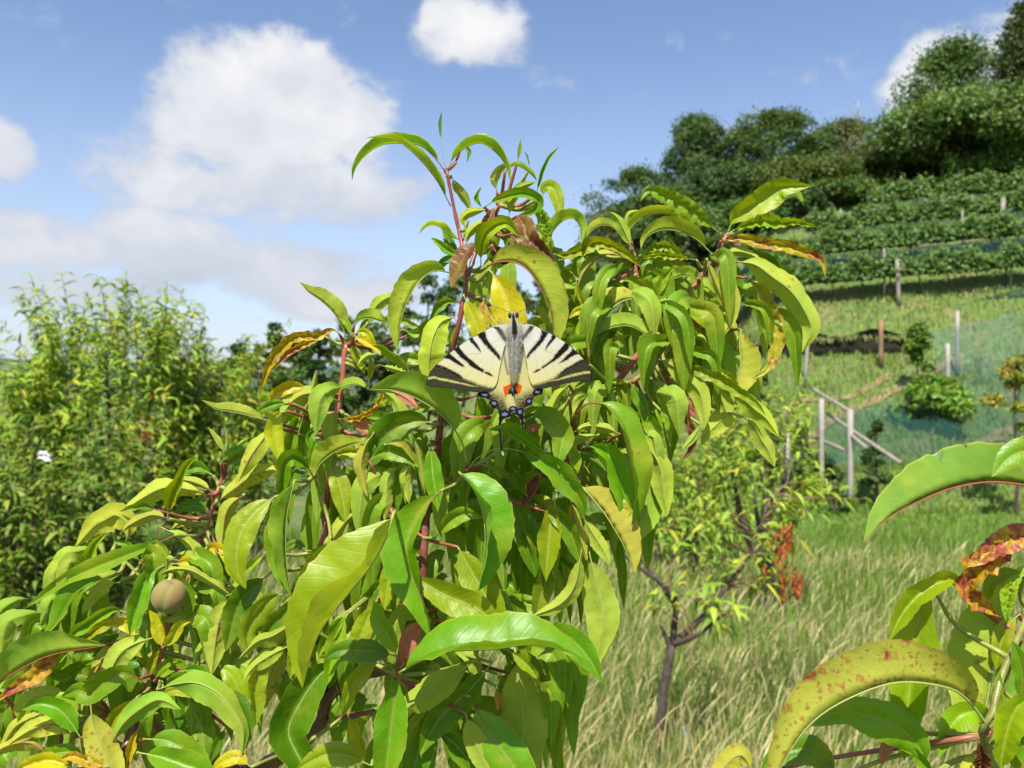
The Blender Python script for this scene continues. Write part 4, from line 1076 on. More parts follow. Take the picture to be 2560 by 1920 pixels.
# frame, kind, width, a1, a2, d0, d1 [, stalk share, bow] : midrib points base -> tip
LEAVES = """
A g 200 150 -20 40 39 : 1060,950 960,760 840,600 700,460 560,370 330,362
A g 190 150 -15 40.5 40.5 : 1010,650 930,540 800,430 640,410 480,420 340,500 240,620 207,735
A g 190 -20 150 40 39.5 : 1045,640 1080,540 1200,440 1330,410 1450,490 1530,600 1575,745
A d 34 20 20 40 40 .5 : 1010,600 985,450 970,300 968,230 985,130
A g 45 10 20 40.6 40.6 : 1160,400 1190,440 1220,490 1200,575
A q 95 -15 -60 40.5 41 : 1065,690 1110,790 1190,900 1227,1005
A g 40 20 20 41 41 : 1640,560 1655,470 1665,375
A g 28 20 20 41 41 : 1745,620 1720,520 1692,475
A g 75 40 40 40.5 40 : 1800,850 1840,690 1890,560 2000,430
A q 95 -10 -15 40.5 40 : 1460,830 1438,720 1480,640 1535,595
A g 120 -20 140 40.7 40.3 : 1530,640 1620,600 1720,650 1808,735
A g 140 20 40 40.2 39.5 .1 .4 : 1350,960 1450,900 1600,850 1740,850 1820,920 1740,1000 1590,1060
A g 65 30 20 40.5 40.5 : 1345,970 1290,920 1280,860 1328,782
A y 95 -10 -10 40 39.8 : 1190,1150 1165,1060 1230,1005 1345,985
A y 100 -30 -30 39.9 39.6 : 1560,1050 1590,900 1660,790 1800,740
A y 140 20 50 40.4 40 : 1850,900 1870,800 1930,790 1980,900 2002,1055
A c 135 25 25 39.8 39.8 : 1800,900 1840,1020 1890,1150 1880,1340
A g 190 -20 150 40 39.5 : 1890,1320 1940,1180 2030,1080 2120,1060 2180,1140 2187,1285
A y 130 140 -20 40 39.6 : 1160,1250 1060,1210 960,1130 870,1120 783,1192
A g 90 30 30 39.8 39.6 : 1135,1385 1030,1330 915,1240
A d 100 20 30 40.4 40.6 : 1140,1370 1060,1280 1018,1180
A d 115 20 20 40.2 40.2 : 1130,1370 1050,1400 968,1462
A b 200 50 -30 38.8 38.4 : 1300,1230 1200,1350 1120,1500 1070,1660
A b 110 50 50 39.2 38.8 .02 : 1425,975 1380,1080 1300,1235
A b 230 55 55 39.2 38 .02 .3 : 1640,1035 1690,1120 1720,1220 1830,1320 1965,1425
A b 160 50 50 39.4 38.4 .02 : 1600,1190 1670,1310 1840,1425
A b 150 50 50 39 38.6 .02 : 1420,1290 1460,1350 1520,1400 1380,1420
A b 60 50 50 40.3 40.3 .02 : 1500,940 1420,1080 1400,1300
A y 200 15 30 39 38.2 .12 .4 : 1320,1470 1330,1280 1400,1150 1540,1100 1660,1225
A q 120 -15 -25 39.6 39.6 : 1185,1300 1215,1190 1305,1105
A y 90 20 20 40.4 40.4 : 1830,1280 1760,1180 1730,1120
A g 100 20 30 40.6 40.4 : 1530,1340 1550,1200 1570,1160
A q 60 -20 -20 40.6 40.6 : 1170,1240 1190,1150 1200,1110
P y 440 -120 -8 39.6 38.4 .05 .6 : 2230,190 2060,170 1900,270 1790,430 1700,640 1650,860 1630,1120
P q 330 -150 -8 40.8 40 : 1040,940 980,790 880,640 740,510 610,420 500,300
P g 250 -5 -150 40.7 40 : 1130,800 1200,740 1320,725 1470,760 1550,715
P q 170 -5 -10 41.5 41.5 : 1290,760 1400,560 1560,465
P g 150 10 20 42 42 : 1180,850 1250,780 1310,730
P r 180 60 50 40.6 39.5 .06 .5 : 960,900 880,850 700,930 480,930 300,1060 170,1220 100,1400 50,1595
P r 120 40 60 40.8 40.2 : 800,930 590,1000 400,1090 300,1190 215,1300
P l 140 20 50 40 39.6 : 1130,920 1260,990 1390,1080
P l 140 20 30 40.6 40.6 : 1120,890 1250,880 1335,1000
P y 150 20 20 40.8 41 : 1080,990 1150,1120 1215,1240
P y 110 -20 -20 39.6 39.4 : 1400,1140 1300,1140 1222,1195
P y 180 -30 70 39 38.6 : 1780,1350 1680,1230 1560,1130 1430,1040
P y 170 20 30 39.4 39.4 : 1600,1130 1780,1180 1940,1220
P g 210 10 15 40.6 40.6 : 1690,850 1860,890 2015,770
P c 170 -20 -20 40.2 40.2 : 1440,1260 1550,1290 1680,1330
P y 90 20 20 40.5 40.8 : 1310,1150 1330,1280 1300,1450
P q 130 15 15 40.5 40.5 : 1100,900 1060,800 1020,740
W y 330 -35 -60 39 38.2 .05 .5 : 560,215 420,270 340,420 310,580 300,720
W g 150 15 25 40.2 40 : 610,70 480,50 400,110 343,187
W g 150 20 20 40.4 40.4 : 600,300 540,360 520,520
W l 210 10 20 38.6 38.4 : 650,-10 720,150 780,290 800,420
W o 150 -10 20 39.2 39 : 880,0 860,150 850,350
W q 120 10 20 40.5 40.8 : 230,320 130,300 40,260
W g 220 10 10 41 41 : 40,420 150,400 300,370
Q p 560 -3 -140 38.8 38.2 .05 .8 : 170,490 300,440 480,440 640,530 760,690 860,880 920,1080 940,1300 960,1470
Q l 560 8 8 37.6 36.9 .06 : 200,530 330,700 400,900 435,1100 450,1420
Q q 120 -20 -20 39.5 39.5 : 720,900 800,1000 865,1115
Q y 130 10 15 39.8 39.8 : 1230,1080 1260,1250 1290,1520
Q p 62 -20 -30 38.6 38.4 : 1355,1620 1330,1350 1330,1180 1352,1030
Q g 120 10 10 40.6 40.6 : 1050,700 1120,700 1180,670
Q l 190 10 20 39.8 39.8 : 1400,880 1290,980 1195,1015
Q d 210 15 15 41.5 41.8 : 1310,720 1480,720 1660,700
Q d 160 15 15 42 42 : 1560,640 1640,560 1700,460
Q y 180 30 30 40 40 : 1200,640 1220,760 1280,930
R g 330 -10 -40 42 42.5 : 960,1110 1130,1130 1230,1250 1320,1490
R c 155 55 45 41 40.4 : 1290,440 1150,330 1000,230 860,150 740,110 678,192
R y 170 0 -150 42 41.5 : 610,500 600,410 680,330 830,290 960,320 1082,432
R q 220 -150 -5 41.2 40.4 : 1220,590 1100,480 950,420 820,420 720,480 683,562
R q 120 0 -150 42.5 42 : 240,490 330,400 430,380 535,445
R q 110 -10 -30 41 41 : 612,555 560,430 498,318
R y 60 -10 -20 42 42 : 573,410 588,300 665,263
R c 180 40 40 40.4 39.8 .06 : -20,600 120,600 240,560 340,510 440,530 560,590 695,705
R c 120 30 40 40.8 40.5 : 60,650 150,610 250,590 320,590
R p 200 -35 -35 40.8 40 .06 .3 : 560,620 440,600 330,640 250,730 205,835
R y 180 -20 -20 41 41 : 200,770 220,880 285,995
R p 420 -150 -6 40.4 39.8 .05 : 690,940 560,955 470,1010 400,1110 355,1195
R q 210 -20 -120 40 39.4 : 285,1255 420,1180 560,1150 680,1190 795,1295
R l 85 10 30 40.6 40.2 : 345,1355 450,1280 592,1218
R q 165 -140 -5 41 40.5 : 1130,790 1020,770 920,800 848,892
R y 150 10 20 40.6 40.4 : 812,955 760,880 638,798
R y 105 10 20 40.6 40.4 : 805,955 830,850 875,755
R c 95 30 30 41 41 : 1110,645 950,620 800,610 665,640
R c 125 20 30 41.2 41.2 : 680,610 800,540 900,540 975,595
R y 255 15 25 41.6 41 : 1345,445 1400,330 1500,250 1600,200 1700,130 1765,88
R g 130 0 -140 41.5 41 : 1620,270 1760,200 1860,150 1937,232
R c 170 30 40 41.2 40.8 : 1345,450 1450,390 1600,350 1750,360 1900,360 2035,392
R r 115 50 50 40.8 40 .04 : 1295,500 1450,480 1600,510 1750,530 1900,570 2010,610 2080,660 2102,795
R q 115 -20 -30 41.6 41.4 : 1310,630 1400,580 1525,602
R p 290 -35 -35 40.6 39.4 .05 .5 : 1420,660 1560,680 1700,780 1830,880 1930,1020 1990,1180 1918,1362
R g 130 10 20 41.8 41.8 : 1330,640 1400,720 1420,905
R p 135 -30 -35 40.6 40.2 : 1258,595 1330,760 1390,920 1380,1080 1308,1242
R p 95 -20 -60 40.4 40.2 : 1190,635 1240,780 1310,950 1372,1085
R r 125 50 40 41 40.2 .04 : 1490,785 1590,860 1650,970 1700,1080 1745,1200 1700,1400 1640,1500 1530,1562
R p 340 -5 -110 41 40.6 .04 : 1450,1175 1440,1300 1450,1430 1418,1595
R y 135 10 20 41 41 : 1080,1245 950,1200 775,1190
R y 185 15 20 41.6 41.6 : 960,1030 1100,1050 1250,1110 1335,1205
R y 100 10 20 41.4 41.4 : 1140,1000 1230,980 1325,1010
R d 135 15 15 42 41.8 : 1490,555 1640,640 1780,740 1895,822
R g 120 10 40 41 41 : 700,800 760,760 810,830
R y 120 10 10 42 42 : 1060,720 1000,680 900,660
R g 200 10 20 42.5 42.5 : 440,800 480,720 560,690
R q 150 -10 -20 42.5 42.5 : 1140,840 1200,900 1260,960
R y 200 -10 -30 42 42 : 1270,1010 1350,1100 1400,1230
R g 230 15 20 42 42.4 : 820,1130 900,1000 1010,960
R d 200 15 20 42.5 42.5 : 330,900 440,850 560,870
D g 500 -140 -6 38.2 37 .28 .3 : 1755,890 1700,690 1560,500 1350,350 1130,265 910,258
D q 155 -20 -150 40.6 40.2 : 605,295 700,240 800,215 908,252
D q 155 -20 -25 40.4 40.2 : 295,640 350,450 420,250 457,85
D l 135 10 20 40.4 40.2 : 400,250 250,230 120,280 53,372
D p 245 -10 -30 40.2 40 : 570,330 400,290 280,330 195,425
D g 75 10 30 39.8 39.8 : 250,380 100,390 -20,425
D l 165 20 45 39.6 39.4 : 200,440 110,480 80,620 120,795
D g 160 10 20 40.8 41 : 420,420 370,540 330,690
D g 130 20 20 41.2 41.2 : 660,180 590,250 560,360
D g 175 20 40 40.4 40.2 .1 : 505,590 400,650 415,760
C q 235 -150 -6 39.8 39.2 : 975,332 780,280 560,230 360,195 203,92
C g 115 15 30 39.2 39 : 1200,125 1040,140 862,212
C q 72 -10 -20 41 41 : 462,700 400,560 278,403
C q 62 -10 -20 41 41 : 472,700 500,560 472,388
C q 48 -10 -20 41 41 : 590,630 680,570 752,523
C g 115 10 15 41 41 : 425,815 520,710 642,650
C d 195 10 15 41.3 41.3 : 430,840 600,780 742,690
C p 235 -20 -45 40 39.6 .05 .3 : 1015,395 900,560 760,760 648,985
C p 300 -8 -20 40.6 40 .12 : 355,1292 470,1200 620,1090 800,960 1005,895
C p 265 -8 -10 40.3 40.3 : 700,1185 560,1280 480,1420 448,1655
C p 95 -20 -20 41.5 41.5 : 305,1150 200,1050 10,998
C p 155 -15 -20 41.3 41.3 : 265,1190 130,1130 -40,1155
C d 155 15 20 41.6 41.6 : 340,960 180,880 -5,900
C d 155 15 20 41.5 41.5 : 290,1405 150,1310 -5,1330
C p 155 -15 -20 41.4 41.4 : 255,1565 100,1480 -30,1500
C g 340 12 35 39.4 38.8 .12 .4 : 1482,965 1400,830 1270,740 1160,800 1130,930 1116,1065
C y 390 -6 -150 39.6 39 : 1500,970 1570,830 1700,720 1850,640 2010,585
C l 205 10 10 40.4 40.4 : 1690,760 1850,700 1995,705
C y 330 8 12 40.2 39.8 : 1720,760 1760,950 1800,1100 1835,1275
C d 330 10 10 41.2 41.2 : 1790,770 1900,950 1980,1150 2005,1420
C p 215 -10 -15 39 38.6 : 2190,470 2090,620 2040,850 2080,1080 2115,1215
C g 130 25 25 40 40 : 1570,520 1510,620 1460,790
C d 200 10 20 41.5 41.5 : 1500,990 1350,880 1240,870
C q 60 -10 10 39.8 39.8 : 1440,960 1450,880 1480,790
H y 310 60 12 38 37 .05 .3 : 735,10 560,150 420,330 370,520 370,720 452,915
H g 420 132 6 38.4 37.4 .04 : 930,-150 865,150 845,400 855,700 905,1010
H y 1000 118 2 34.8 33.6 .04 .5 : 1915,160 1830,420 1690,680 1500,920 1330,1130 1180,1350 1088,1595
H q 265 -10 -30 37.4 37 : 1075,1190 900,1270 720,1380 552,1445
H d 250 10 20 38 37.8 : 1050,980 860,1120 690,1310
H q 265 -20 40 37.8 37.4 : 870,950 680,1020 540,1180 460,1350 485,1535
H d 310 10 10 38.6 38.4 : 700,760 520,900 400,1050 325,1255
H p 285 -8 -10 38.4 38.2 : 350,960 240,1130 180,1300 148,1505
H l 125 10 20 39.6 39.4 : 160,550 270,640 330,780 415,905
H l 125 10 20 40 40 : 60,520 50,650 62,790
H d 135 20 20 38.8 38.6 : 1200,690 1040,790 960,900 908,1005
H q 205 -10 -10 40 40 : 1570,165 1400,260 1325,430
H d 145 10 10 40.5 40.5 : 1070,550 960,480 875,505
H y 150 20 20 40.2 40 : 640,560 560,640 450,740
H g 230 10 20 39 39 : 1290,420 1180,560 1060,700
H y 220 10 15 38.4 38.2 : 1920,560 1880,720 1840,950
H g 260 10 20 37.8 37.6 : 900,1340 800,1400 690,1480
H q 250 -10 -20 37.4 37.2 : 880,1480 720,1560 540,1680
H y 260 15 15 37.4 37.4 : 1080,1300 980,1440 920,1640
H p 160 -10 -20 38.8 38.8 : 430,1160 380,1300 330,1440
H d 300 10 10 39.5 39.5 : 1880,760 1760,900 1640,1080
H g 180 20 30 38.2 38.2 : 1450,1150 1330,1300 1230,1440
D g 450 70 8 37.6 36.8 .05 : 1530,1130 1400,1260 1290,1440 1230,1620 1260,1820 1368,2105
D q 135 -10 -15 38.6 38.4 : 1270,600 1320,750 1360,920 1392,1160
D g 205 8 20 38.8 38.4 : 1435,700 1450,900 1460,1000 1485,1150
D g 205 15 20 39 38.8 : 910,870 1050,790 1240,835
D p 85 -20 30 38.6 38.6 : 1040,730 1180,730 1305,885
D q 205 -10 -10 39.2 39 : 1190,910 1080,1000 1055,1230
D p 155 -10 -20 38.8 38.8 : 1300,880 1220,980 1240,1120
D d 310 -5 20 39.8 39.4 : 1510,560 1330,520 1150,560 1000,700 895,860
D d 265 10 10 40 40 : 1630,420 1700,560 1765,790
D d 245 10 10 40 40 : 2040,470 1930,600 1845,810
D r 130 30 40 40.4 39.6 .1 : 600,510 800,500 950,420 1020,300 1010,195
D k 155 10 20 40.4 40.2 : 720,475 820,540 935,625
D k 95 -10 -10 39.6 39.4 : 1090,265 1200,310 1295,385
D y 90 30 30 40.6 40.6 : 870,10 840,60 830,20
D g 260 10 20 40.6 40.6 : 1250,480 1330,430 1430,400
D d 280 10 15 40.6 40.8 : 1900,900 2000,950 2200,1060
D d 260 10 15 41 41.4 : 1600,1240 1700,1180 1820,1160
D g 240 15 20 38.6 38.4 : 1480,1540 1620,1380 1750,1330
D d 250 10 15 39.4 39.4 : 1130,1290 1050,1240 880,1240
D q 220 -10 -20 39.6 39.6 : 820,1310 720,1380 600,1540
E g 530 2 108 37 36 .03 .3 : 165,970 290,1110 370,1330 390,1600 335,1985
E g 265 15 25 38.4 37.4 .42 .5 : 235,950 320,850 480,770 640,775 810,830 980,930 1120,1080 1220,1230 1248,1390
E g 300 10 12 37.8 37.4 : 910,800 760,700 590,595
E g 230 12 15 37.8 37.2 : 745,515 880,465 990,540 1060,660 1038,800
E g 430 4 125 38.6 37.4 .2 .6 : 1170,470 1270,380 1420,390 1530,510 1590,680 1650,950 1680,1200 1655,1430
E q 135 -15 -20 38.8 38.6 : 1370,645 1250,665 1135,720
E q 145 -10 -30 39.4 39.2 : 1555,640 1440,590 1275,570
E g 330 15 40 39 38.2 .08 : 1225,735 1380,770 1480,860 1560,1060 1640,1350 1662,1510
E d 245 15 15 39.6 39.4 : 1195,795 1330,830 1430,960 1535,1170
E p 480 -8 -150 38.2 37.4 .06 : 1200,1070 1320,1200 1450,1370 1605,1640
E q 260 -20 -30 40 39.4 : 1690,590 1800,750 1900,930 1947,1260
E q 265 -10 -15 40.2 40 : 1740,890 1800,1150 1760,1350 1635,1545
E g 185 15 20 40.6 40.2 : 1690,370 1800,520 1870,650 1903,860
E y 330 8 12 38.4 38 : 1010,1170 965,1350 930,1680
E p 175 -15 -25 38.2 38 : 1125,1190 1170,1400 1255,1680
E p 155 -15 -20 38.4 38.2 : 1235,1360 1320,1500 1430,1680
E g 205 25 20 38.2 38 : 850,1290 1000,1340 1110,1450 1195,1680
E b 115 60 60 38.6 38.4 .02 : 855,990 790,1110 705,1275
E d 250 10 10 39.6 39.6 : 590,1180 700,1350 790,1680
E p 265 -10 -10 38.8 38.6 : 1110,210 1010,320 945,490
E q 125 -15 -20 38.4 38.2 : 1115,325 1050,450 1000,620 965,790
E k 85 10 10 38.2 38 : 890,545 830,580 762,605
E y 125 30 40 38.6 38.4 : 1085,670 1140,780 1170,880 1148,990
E d 185 25 25 38.6 38.4 : 370,905 500,950 670,1065
E y 130 10 20 39.6 39.6 : 1900,430 1950,520 1960,550
E g 170 10 20 40.4 40.4 : 1640,190 1700,300 1760,420
E d 260 10 20 41 41 : 1000,560 1120,600 1240,560
E q 180 -10 -10 40 40 : 1270,610 1330,600 1470,640
E d 260 10 20 41.4 41.4 : 860,1010 950,900 1050,880
E g 200 10 20 40.8 40.8 : 640,1120 760,1020 900,1060
E d 250 10 20 41.4 41.4 : 560,430 520,600 560,760
E y 110 10 20 41 41 : 330,300 345,430 390,560
E q 200 -10 -30 41.2 41.2 : 1240,900 1300,1000 1330,1100
G c 135 45 45 40 39.2 .03 : 1005,220 1130,280 1290,340 1450,420 1600,520 1700,590 1782,692
G c 100 40 40 40.2 40 : 1330,290 1400,300 1500,380
G y 285 -20 -8 40.2 39.8 : 1450,440 1590,550 1690,640 1782,715
G q 205 -8 -10 40 39.8 : 1580,700 1680,780 1740,900 1795,985
G p 205 -25 -30 40.2 39.6 .05 .3 : 850,200 980,260 1090,360 1200,480 1240,650 1240,820
G p 205 -20 -30 40.6 40.4 : 880,290 960,400 970,560 950,770
G p 205 -15 -25 40.6 40.4 : 1370,380 1390,520 1420,680 1268,855
G b 95 60 60 39.8 39.4 .02 : 1110,570 1100,720 1150,850 1130,980 1050,1085
G k 70 20 20 39.9 39.9 .02 : 1110,540 1120,620 1150,660
G q 72 -20 -20 39.4 39.2 : 1215,765 1150,880 1055,985
G y 135 10 15 40.8 40.6 : 770,550 850,640 905,755
G y 95 10 15 40.8 40.6 : 1070,420 1080,540 1060,630
G q 180 -10 -30 41.2 41.2 : 760,350 800,480 740,560
G d 220 10 20 42 42 : 1090,90 1180,160 1260,260
I p 225 -10 -40 40.8 40.2 : 1590,485 1450,440 1250,430 1005,565
I y 195 15 30 40.2 39.8 : 1285,670 1310,520 1360,400 1442,245
I p 105 -15 -20 41.2 41.2 : 1630,455 1530,400 1415,370
I g 125 15 20 41.6 41.6 : 1635,335 1530,270 1415,300
I d 85 20 20 40 39.8 : 1215,605 1080,570 915,612
I p 125 -20 -20 39.8 39.6 : 1300,665 1160,640 995,715
I y 235 -5 -20 40 39.6 : 955,870 990,740 900,640 800,680 725,722
I y 155 15 30 39.8 39.4 : 870,755 780,800 690,910 648,1115
I g 175 70 30 39.4 38.4 : 1340,795 1150,880 950,960 700,1060 450,1180 195,1355
I p 205 -20 -40 40 39.8 : 1240,735 1380,800 1480,900 1470,1005
I g 250 120 20 39 38.2 : 850,1115 700,1160 560,1290 430,1490 320,1560
I g 265 20 35 38.6 38 : 1260,1025 1150,1090 1090,1200 1038,1375
I p 185 -30 -35 38.8 38.4 .06 .3 : 1170,1140 1300,1060 1460,1060 1620,1150 1795,1265
I l 175 10 15 40 39.8 : 1320,1015 1480,1000 1595,1095
I l 115 10 15 40.4 40.2 : 1535,925 1640,890 1745,935
I g 175 15 40 38.4 37.8 : 980,1390 860,1360 740,1420 575,1535
I p 205 -10 -20 39 38.8 : 910,1155 800,1180 690,1300
I q 195 -15 -130 38.8 38.4 : 1655,1485 1560,1400 1420,1380 1250,1455
I y 130 15 20 39.4 39.2 : 960,1420 800,1480 680,1560
I g 240 15 20 39.8 39.8 : 1080,1000 1000,900 960,860
I y 120 10 20 40.2 40.2 : 1300,980 1250,900 1200,860
I q 150 -10 -20 40.6 40.6 : 1600,800 1650,960 1700,1150
I d 160 10 20 40.8 40.8 : 1780,1180 1700,1050 1650,980
J g 470 -4 -150 36.8 35.6 .03 : -60,775 200,610 450,505 865,435
J r 155 60 45 37 36 .04 : 620,480 480,480 400,560 300,680 180,740 60,820 -40,900
J g 155 20 35 38.4 38 : 820,555 660,590 520,670 425,660
J g 225 20 50 37.6 37 .06 .3 : 1140,705 1000,660 850,720 720,820 625,800
J p 250 -15 -30 38.2 37.6 : 1250,370 1100,420 980,500 895,650
J p 185 -15 -15 38.8 38.4 : 1060,395 900,480 775,655
J l 175 10 10 38.2 38.2 .05 : 1320,450 1290,340 1265,230
J l 235 6 6 37.8 37.6 .05 : 1330,450 1400,360 1470,265
J l 175 15 15 38.8 38.6 : 1230,335 1100,300 975,250
J y 85 10 20 38.8 38.8 : 1215,710 1230,580 1285,485
J g 105 10 20 38.6 38.6 : 1255,725 1300,630 1395,568
J y 85 10 20 39 39 : 1210,660 1180,560 1095,480
J g 280 -35 -15 37.8 37 .06 .3 : 1280,795 1420,750 1600,740 1780,830 1900,980 1980,1130 1968,1340
J d 200 15 15 38.2 37.6 : 1700,790 1880,870 1990,1020 2000,1200
J y 95 10 20 37.6 37.6 : 1295,850 1430,800 1605,865
J g 115 10 20 38.4 38.4 : 1325,785 1450,700 1615,712
J g 145 10 20 38.6 38.4 : 1470,648 1600,640 1765,775
J g 195 -20 -25 37 36.6 : 895,1260 1000,1080 1150,950 1300,880 1475,958
J y 150 10 15 37.6 37.4 : 1110,860 980,960 870,1150
J p 300 -10 -10 36.8 36.4 : 735,910 760,1080 830,1250 905,1450
J g 195 10 15 36.6 36.4 : 660,1190 560,1040 450,940 305,912
J y 135 -10 15 37 37 : 650,1010 560,900 435,875
J q 155 -15 -20 37.4 37.2 : 390,1015 250,1030 120,1100 15,1265
J p 185 -15 -30 37 36.8 : 610,1185 450,1080 280,1110 105,1215
J p 260 -10 -15 37 36.8 : 410,1340 250,1230 100,1240 -30,1305
J l 165 10 15 36.6 36.6 : 610,1440 400,1370 185,1425
J o 135 15 15 36.4 36.4 : 880,1425 720,1380 590,1335
J l 175 10 12 37.6 37.4 : 1140,1080 1080,1200 1050,1345
J g 300 8 10 36.8 36.4 : 1120,1305 1300,1340 1480,1400 1650,1475
J g 250 10 12 37.4 37 : 1170,1195 1350,1210 1500,1290 1645,1445
J d 95 15 15 38.6 38.6 : 1840,1090 1770,1240 1708,1385
J d 185 10 10 39 39 : 1390,870 1420,1000 1420,1195
J q 155 -10 -10 39 39 : 1600,990 1650,1130 1598,1295
J l 125 15 10 37 37 : 2040,1425 1930,1345 1795,1392
J y 205 10 15 38.6 38.4 : 1740,590 1880,680 1965,890
J y 205 20 60 37.6 37.4 : 2220,490 2120,620 2075,750 2082,925
J g 190 10 20 38.6 38.6 : 560,480 530,580 470,640
J d 260 10 20 39.4 39.4 : 860,640 1020,560 1150,560
J d 300 10 20 39 39 : 820,880 680,760 540,760
J p 220 -10 -20 37.8 37.8 : 130,1080 200,920 400,840
J y 220 10 20 37.6 37.6 : 300,860 220,940 180,1060
J g 200 10 20 37.4 37.4 : 700,1330 600,1300 380,1330
J y 160 -10 -10 38.6 38.6 : 1720,470 1660,430 1600,520
J d 260 10 20 39.6 39.6 : 1000,300 900,420 800,560
K d 360 12 10 38.6 37.6 .08 : 570,595 400,700 270,880 200,1060 285,1262
K l 100 10 10 38.8 38.8 : 565,945 600,1040 645,1145
K y 150 20 25 37.4 37.2 : 710,1265 560,1200 420,1200 270,1275
K g 250 8 8 36.6 36 .06 : 880,690 855,800 840,950 820,1120 795,1345
K q 205 -10 -20 37 36.4 : 1350,615 1200,720 1050,830 930,910 878,1025
K d 335 10 10 38.4 38 : 1450,630 1330,780 1200,900 1105,1005
K g 480 -3 118 35.6 35 .05 .3 : 885,690 1000,625 1200,560 1450,550 1700,520 1900,560 2062,637
K g 185 10 20 37.8 37.4 : 1700,480 1850,450 1970,520 2062,632
K q 130 -10 15 37 36.8 : 872,605 820,480 760,380 738,285
K y 260 10 10 38.4 38.2 : 745,240 680,380 625,520
K y 185 10 10 38.2 38 : 565,330 510,450 465,625
K d 155 15 15 37.4 37.4 : 865,590 700,560 515,560
K k 205 10 10 38 37.8 : 1070,380 970,440 915,565
K y 385 8 10 37 36.6 .05 : 970,100 1150,210 1385,315
K y 530 5 5 37.4 36.8 .04 : 1240,-80 1330,80 1400,200 1468,345
K d 240 10 10 39 39 : 1760,-40 1780,120 1740,260
K p 135 -20 -20 37.8 37.6 : 2000,-60 1960,150 1870,270 1695,347
K q 225 -50 -50 38.6 38 : 2045,-60 2090,150 2130,350 2108,545
K y 225 10 10 38.4 38.2 : 1540,550 1640,620 1705,695
K q 335 -10 -12 38.6 38.2 : 1590,545 1620,760 1640,1000 1640,1345
K g 380 10 12 37.8 37.2 : 1320,840 1400,1000 1500,1150 1630,1345
K q 145 -15 -15 37.2 37 : 1285,940 1340,1100 1425,1300
K d 235 12 12 38 37.8 : 1080,1040 1220,1130 1360,1315
K d 195 10 10 38.2 38.2 : 1060,880 1030,1050 965,1315
K y 125 10 10 37.8 37.8 : 1060,890 1010,950 955,1010
K g 62 15 15 38.6 38.6 : 1715,735 1770,820 1792,925
K o 60 15 15 38.6 38.6 : 1470,770 1490,850 1500,935
K q 155 -10 -10 38.4 38.2 : 340,410 280,560 288,810
K p 165 -10 -15 38.6 38.4 : 190,490 120,620 35,870
K g 115 12 12 38.8 38.8 : 105,610 160,740 205,890
K y 135 15 20 38.4 38.2 : 770,595 650,700 580,800 548,915
K d 300 10 12 40 40 : 1100,420 1150,560 1240,700
K d 280 10 12 40 40 : 760,420 700,520 640,640
K g 260 10 12 39.6 39.6 : 1480,700 1540,860 1560,1010
K d 260 10 12 40.4 40.4 : 1260,300 1360,400 1500,500
K g 240 10 12 39.8 39.8 : 1550,260 1600,400 1650,520
K d 260 10 12 40 40 : 560,120 460,200 350,330
K q 220 -10 -12 39.6 39.6 : 620,300 540,360 470,480
K g 240 10 12 39.4 39.4 : 330,240 240,300 150,420
K d 240 10 12 39.8 39.8 : 870,280 850,400 870,520
"""
def parse(block, parent=None, off=None):
    for line in block.strip().splitlines():
        head, pts = line.split(':')
        h = head.split()
        fr = h[0]; s = FR[fr][2]
        P = [src(fr, *map(float, p.split(','))) for p in pts.split()]
        add_leaf(h[1], P, float(h[2]) / s, float(h[3]), float(h[4]), float(h[5]), float(h[6]),
                 float(h[7]) if len(h) > 7 else .10, parent, off, float(h[8]) if len(h) > 8 else 0.0)
parse(LEAVES)

# the many half-hidden leaves deeper in the crown, too covered to tell apart
rngf = np.random.default_rng(4242)
acc, ui, mi_, nv_ = [], [], [], 0
fa, ci = [], []
for (cx, cy, rx, ry, n) in ((1560, 830, 150, 190, 64), (1400, 1130, 200, 210, 80), (1130, 1330, 270, 230, 96), (900, 1130, 130, 170, 18), (330, 1570, 270, 210, 76),
                            (940, 1600, 180, 200, 44), (1230, 1680, 200, 190, 44), (1740, 760, 130, 160, 16), (1320, 640, 110, 100, 10), (140, 1760, 160, 130, 22), (330, 1800, 150, 110, 20), (1120, 1820, 180, 90, 18)):
    for q in range(n):
        r = math.sqrt(rngf.random()); a = rngf.random() * 6.283
        x, y = cx + rx * r * math.cos(a), cy + ry * r * math.sin(a)
        d = rngf.uniform(40.5, 47) if cx > 600 else rngf.uniform(40, 46)
        ln = rngf.uniform(130, 230); th = rngf.normal() * .9 + (0 if x > cx else 3.14)
        dx, dy = math.cos(th) * .8, .35 + .3 * math.sin(th)
        pts = [(x, y), (x + dx * ln * .35, y + dy * ln * .1), (x + dx * ln * .62, y + dy * ln * .5), (x + dx * ln * .7, y + ln * .85)]
        P = np.array([at(px, py, (d - 1.2 * k_) / 100) for (px, py), k_ in zip(pts, (0, 1, 1.4, 1.2))])
        sg = 1 if rngf.random() < .6 else -1
        V, F, U, MI, nb, C_ = leaf_geo(P, rngf.uniform(36, 60) * d / 100 / FPX, sg * rngf.uniform(20, 60), sg * rngf.uniform(20, 60), .1, .014, rngf)
        V, U, F, MI = V[:nb], U[:nb], F[MI == 0], MI[MI == 0]      # the midrib tube would not show here
        fa.append(F + nv_); nv_ += len(V); acc.append(V); ui.append(U); mi_.append(MI)
        ci.append(np.tile((.28, .34, .08), (len(V), 1)))
o = obj('leaves', mesh('leaves', np.vstack(acc) - TB, np.vstack(fa), [M_LEAF, M_RIB], uv=np.vstack(ui), col=np.vstack(ci), mi=np.concatenate(mi_)), TREE, kind='stuff')
o.color = (.165, .300, .012, .14)

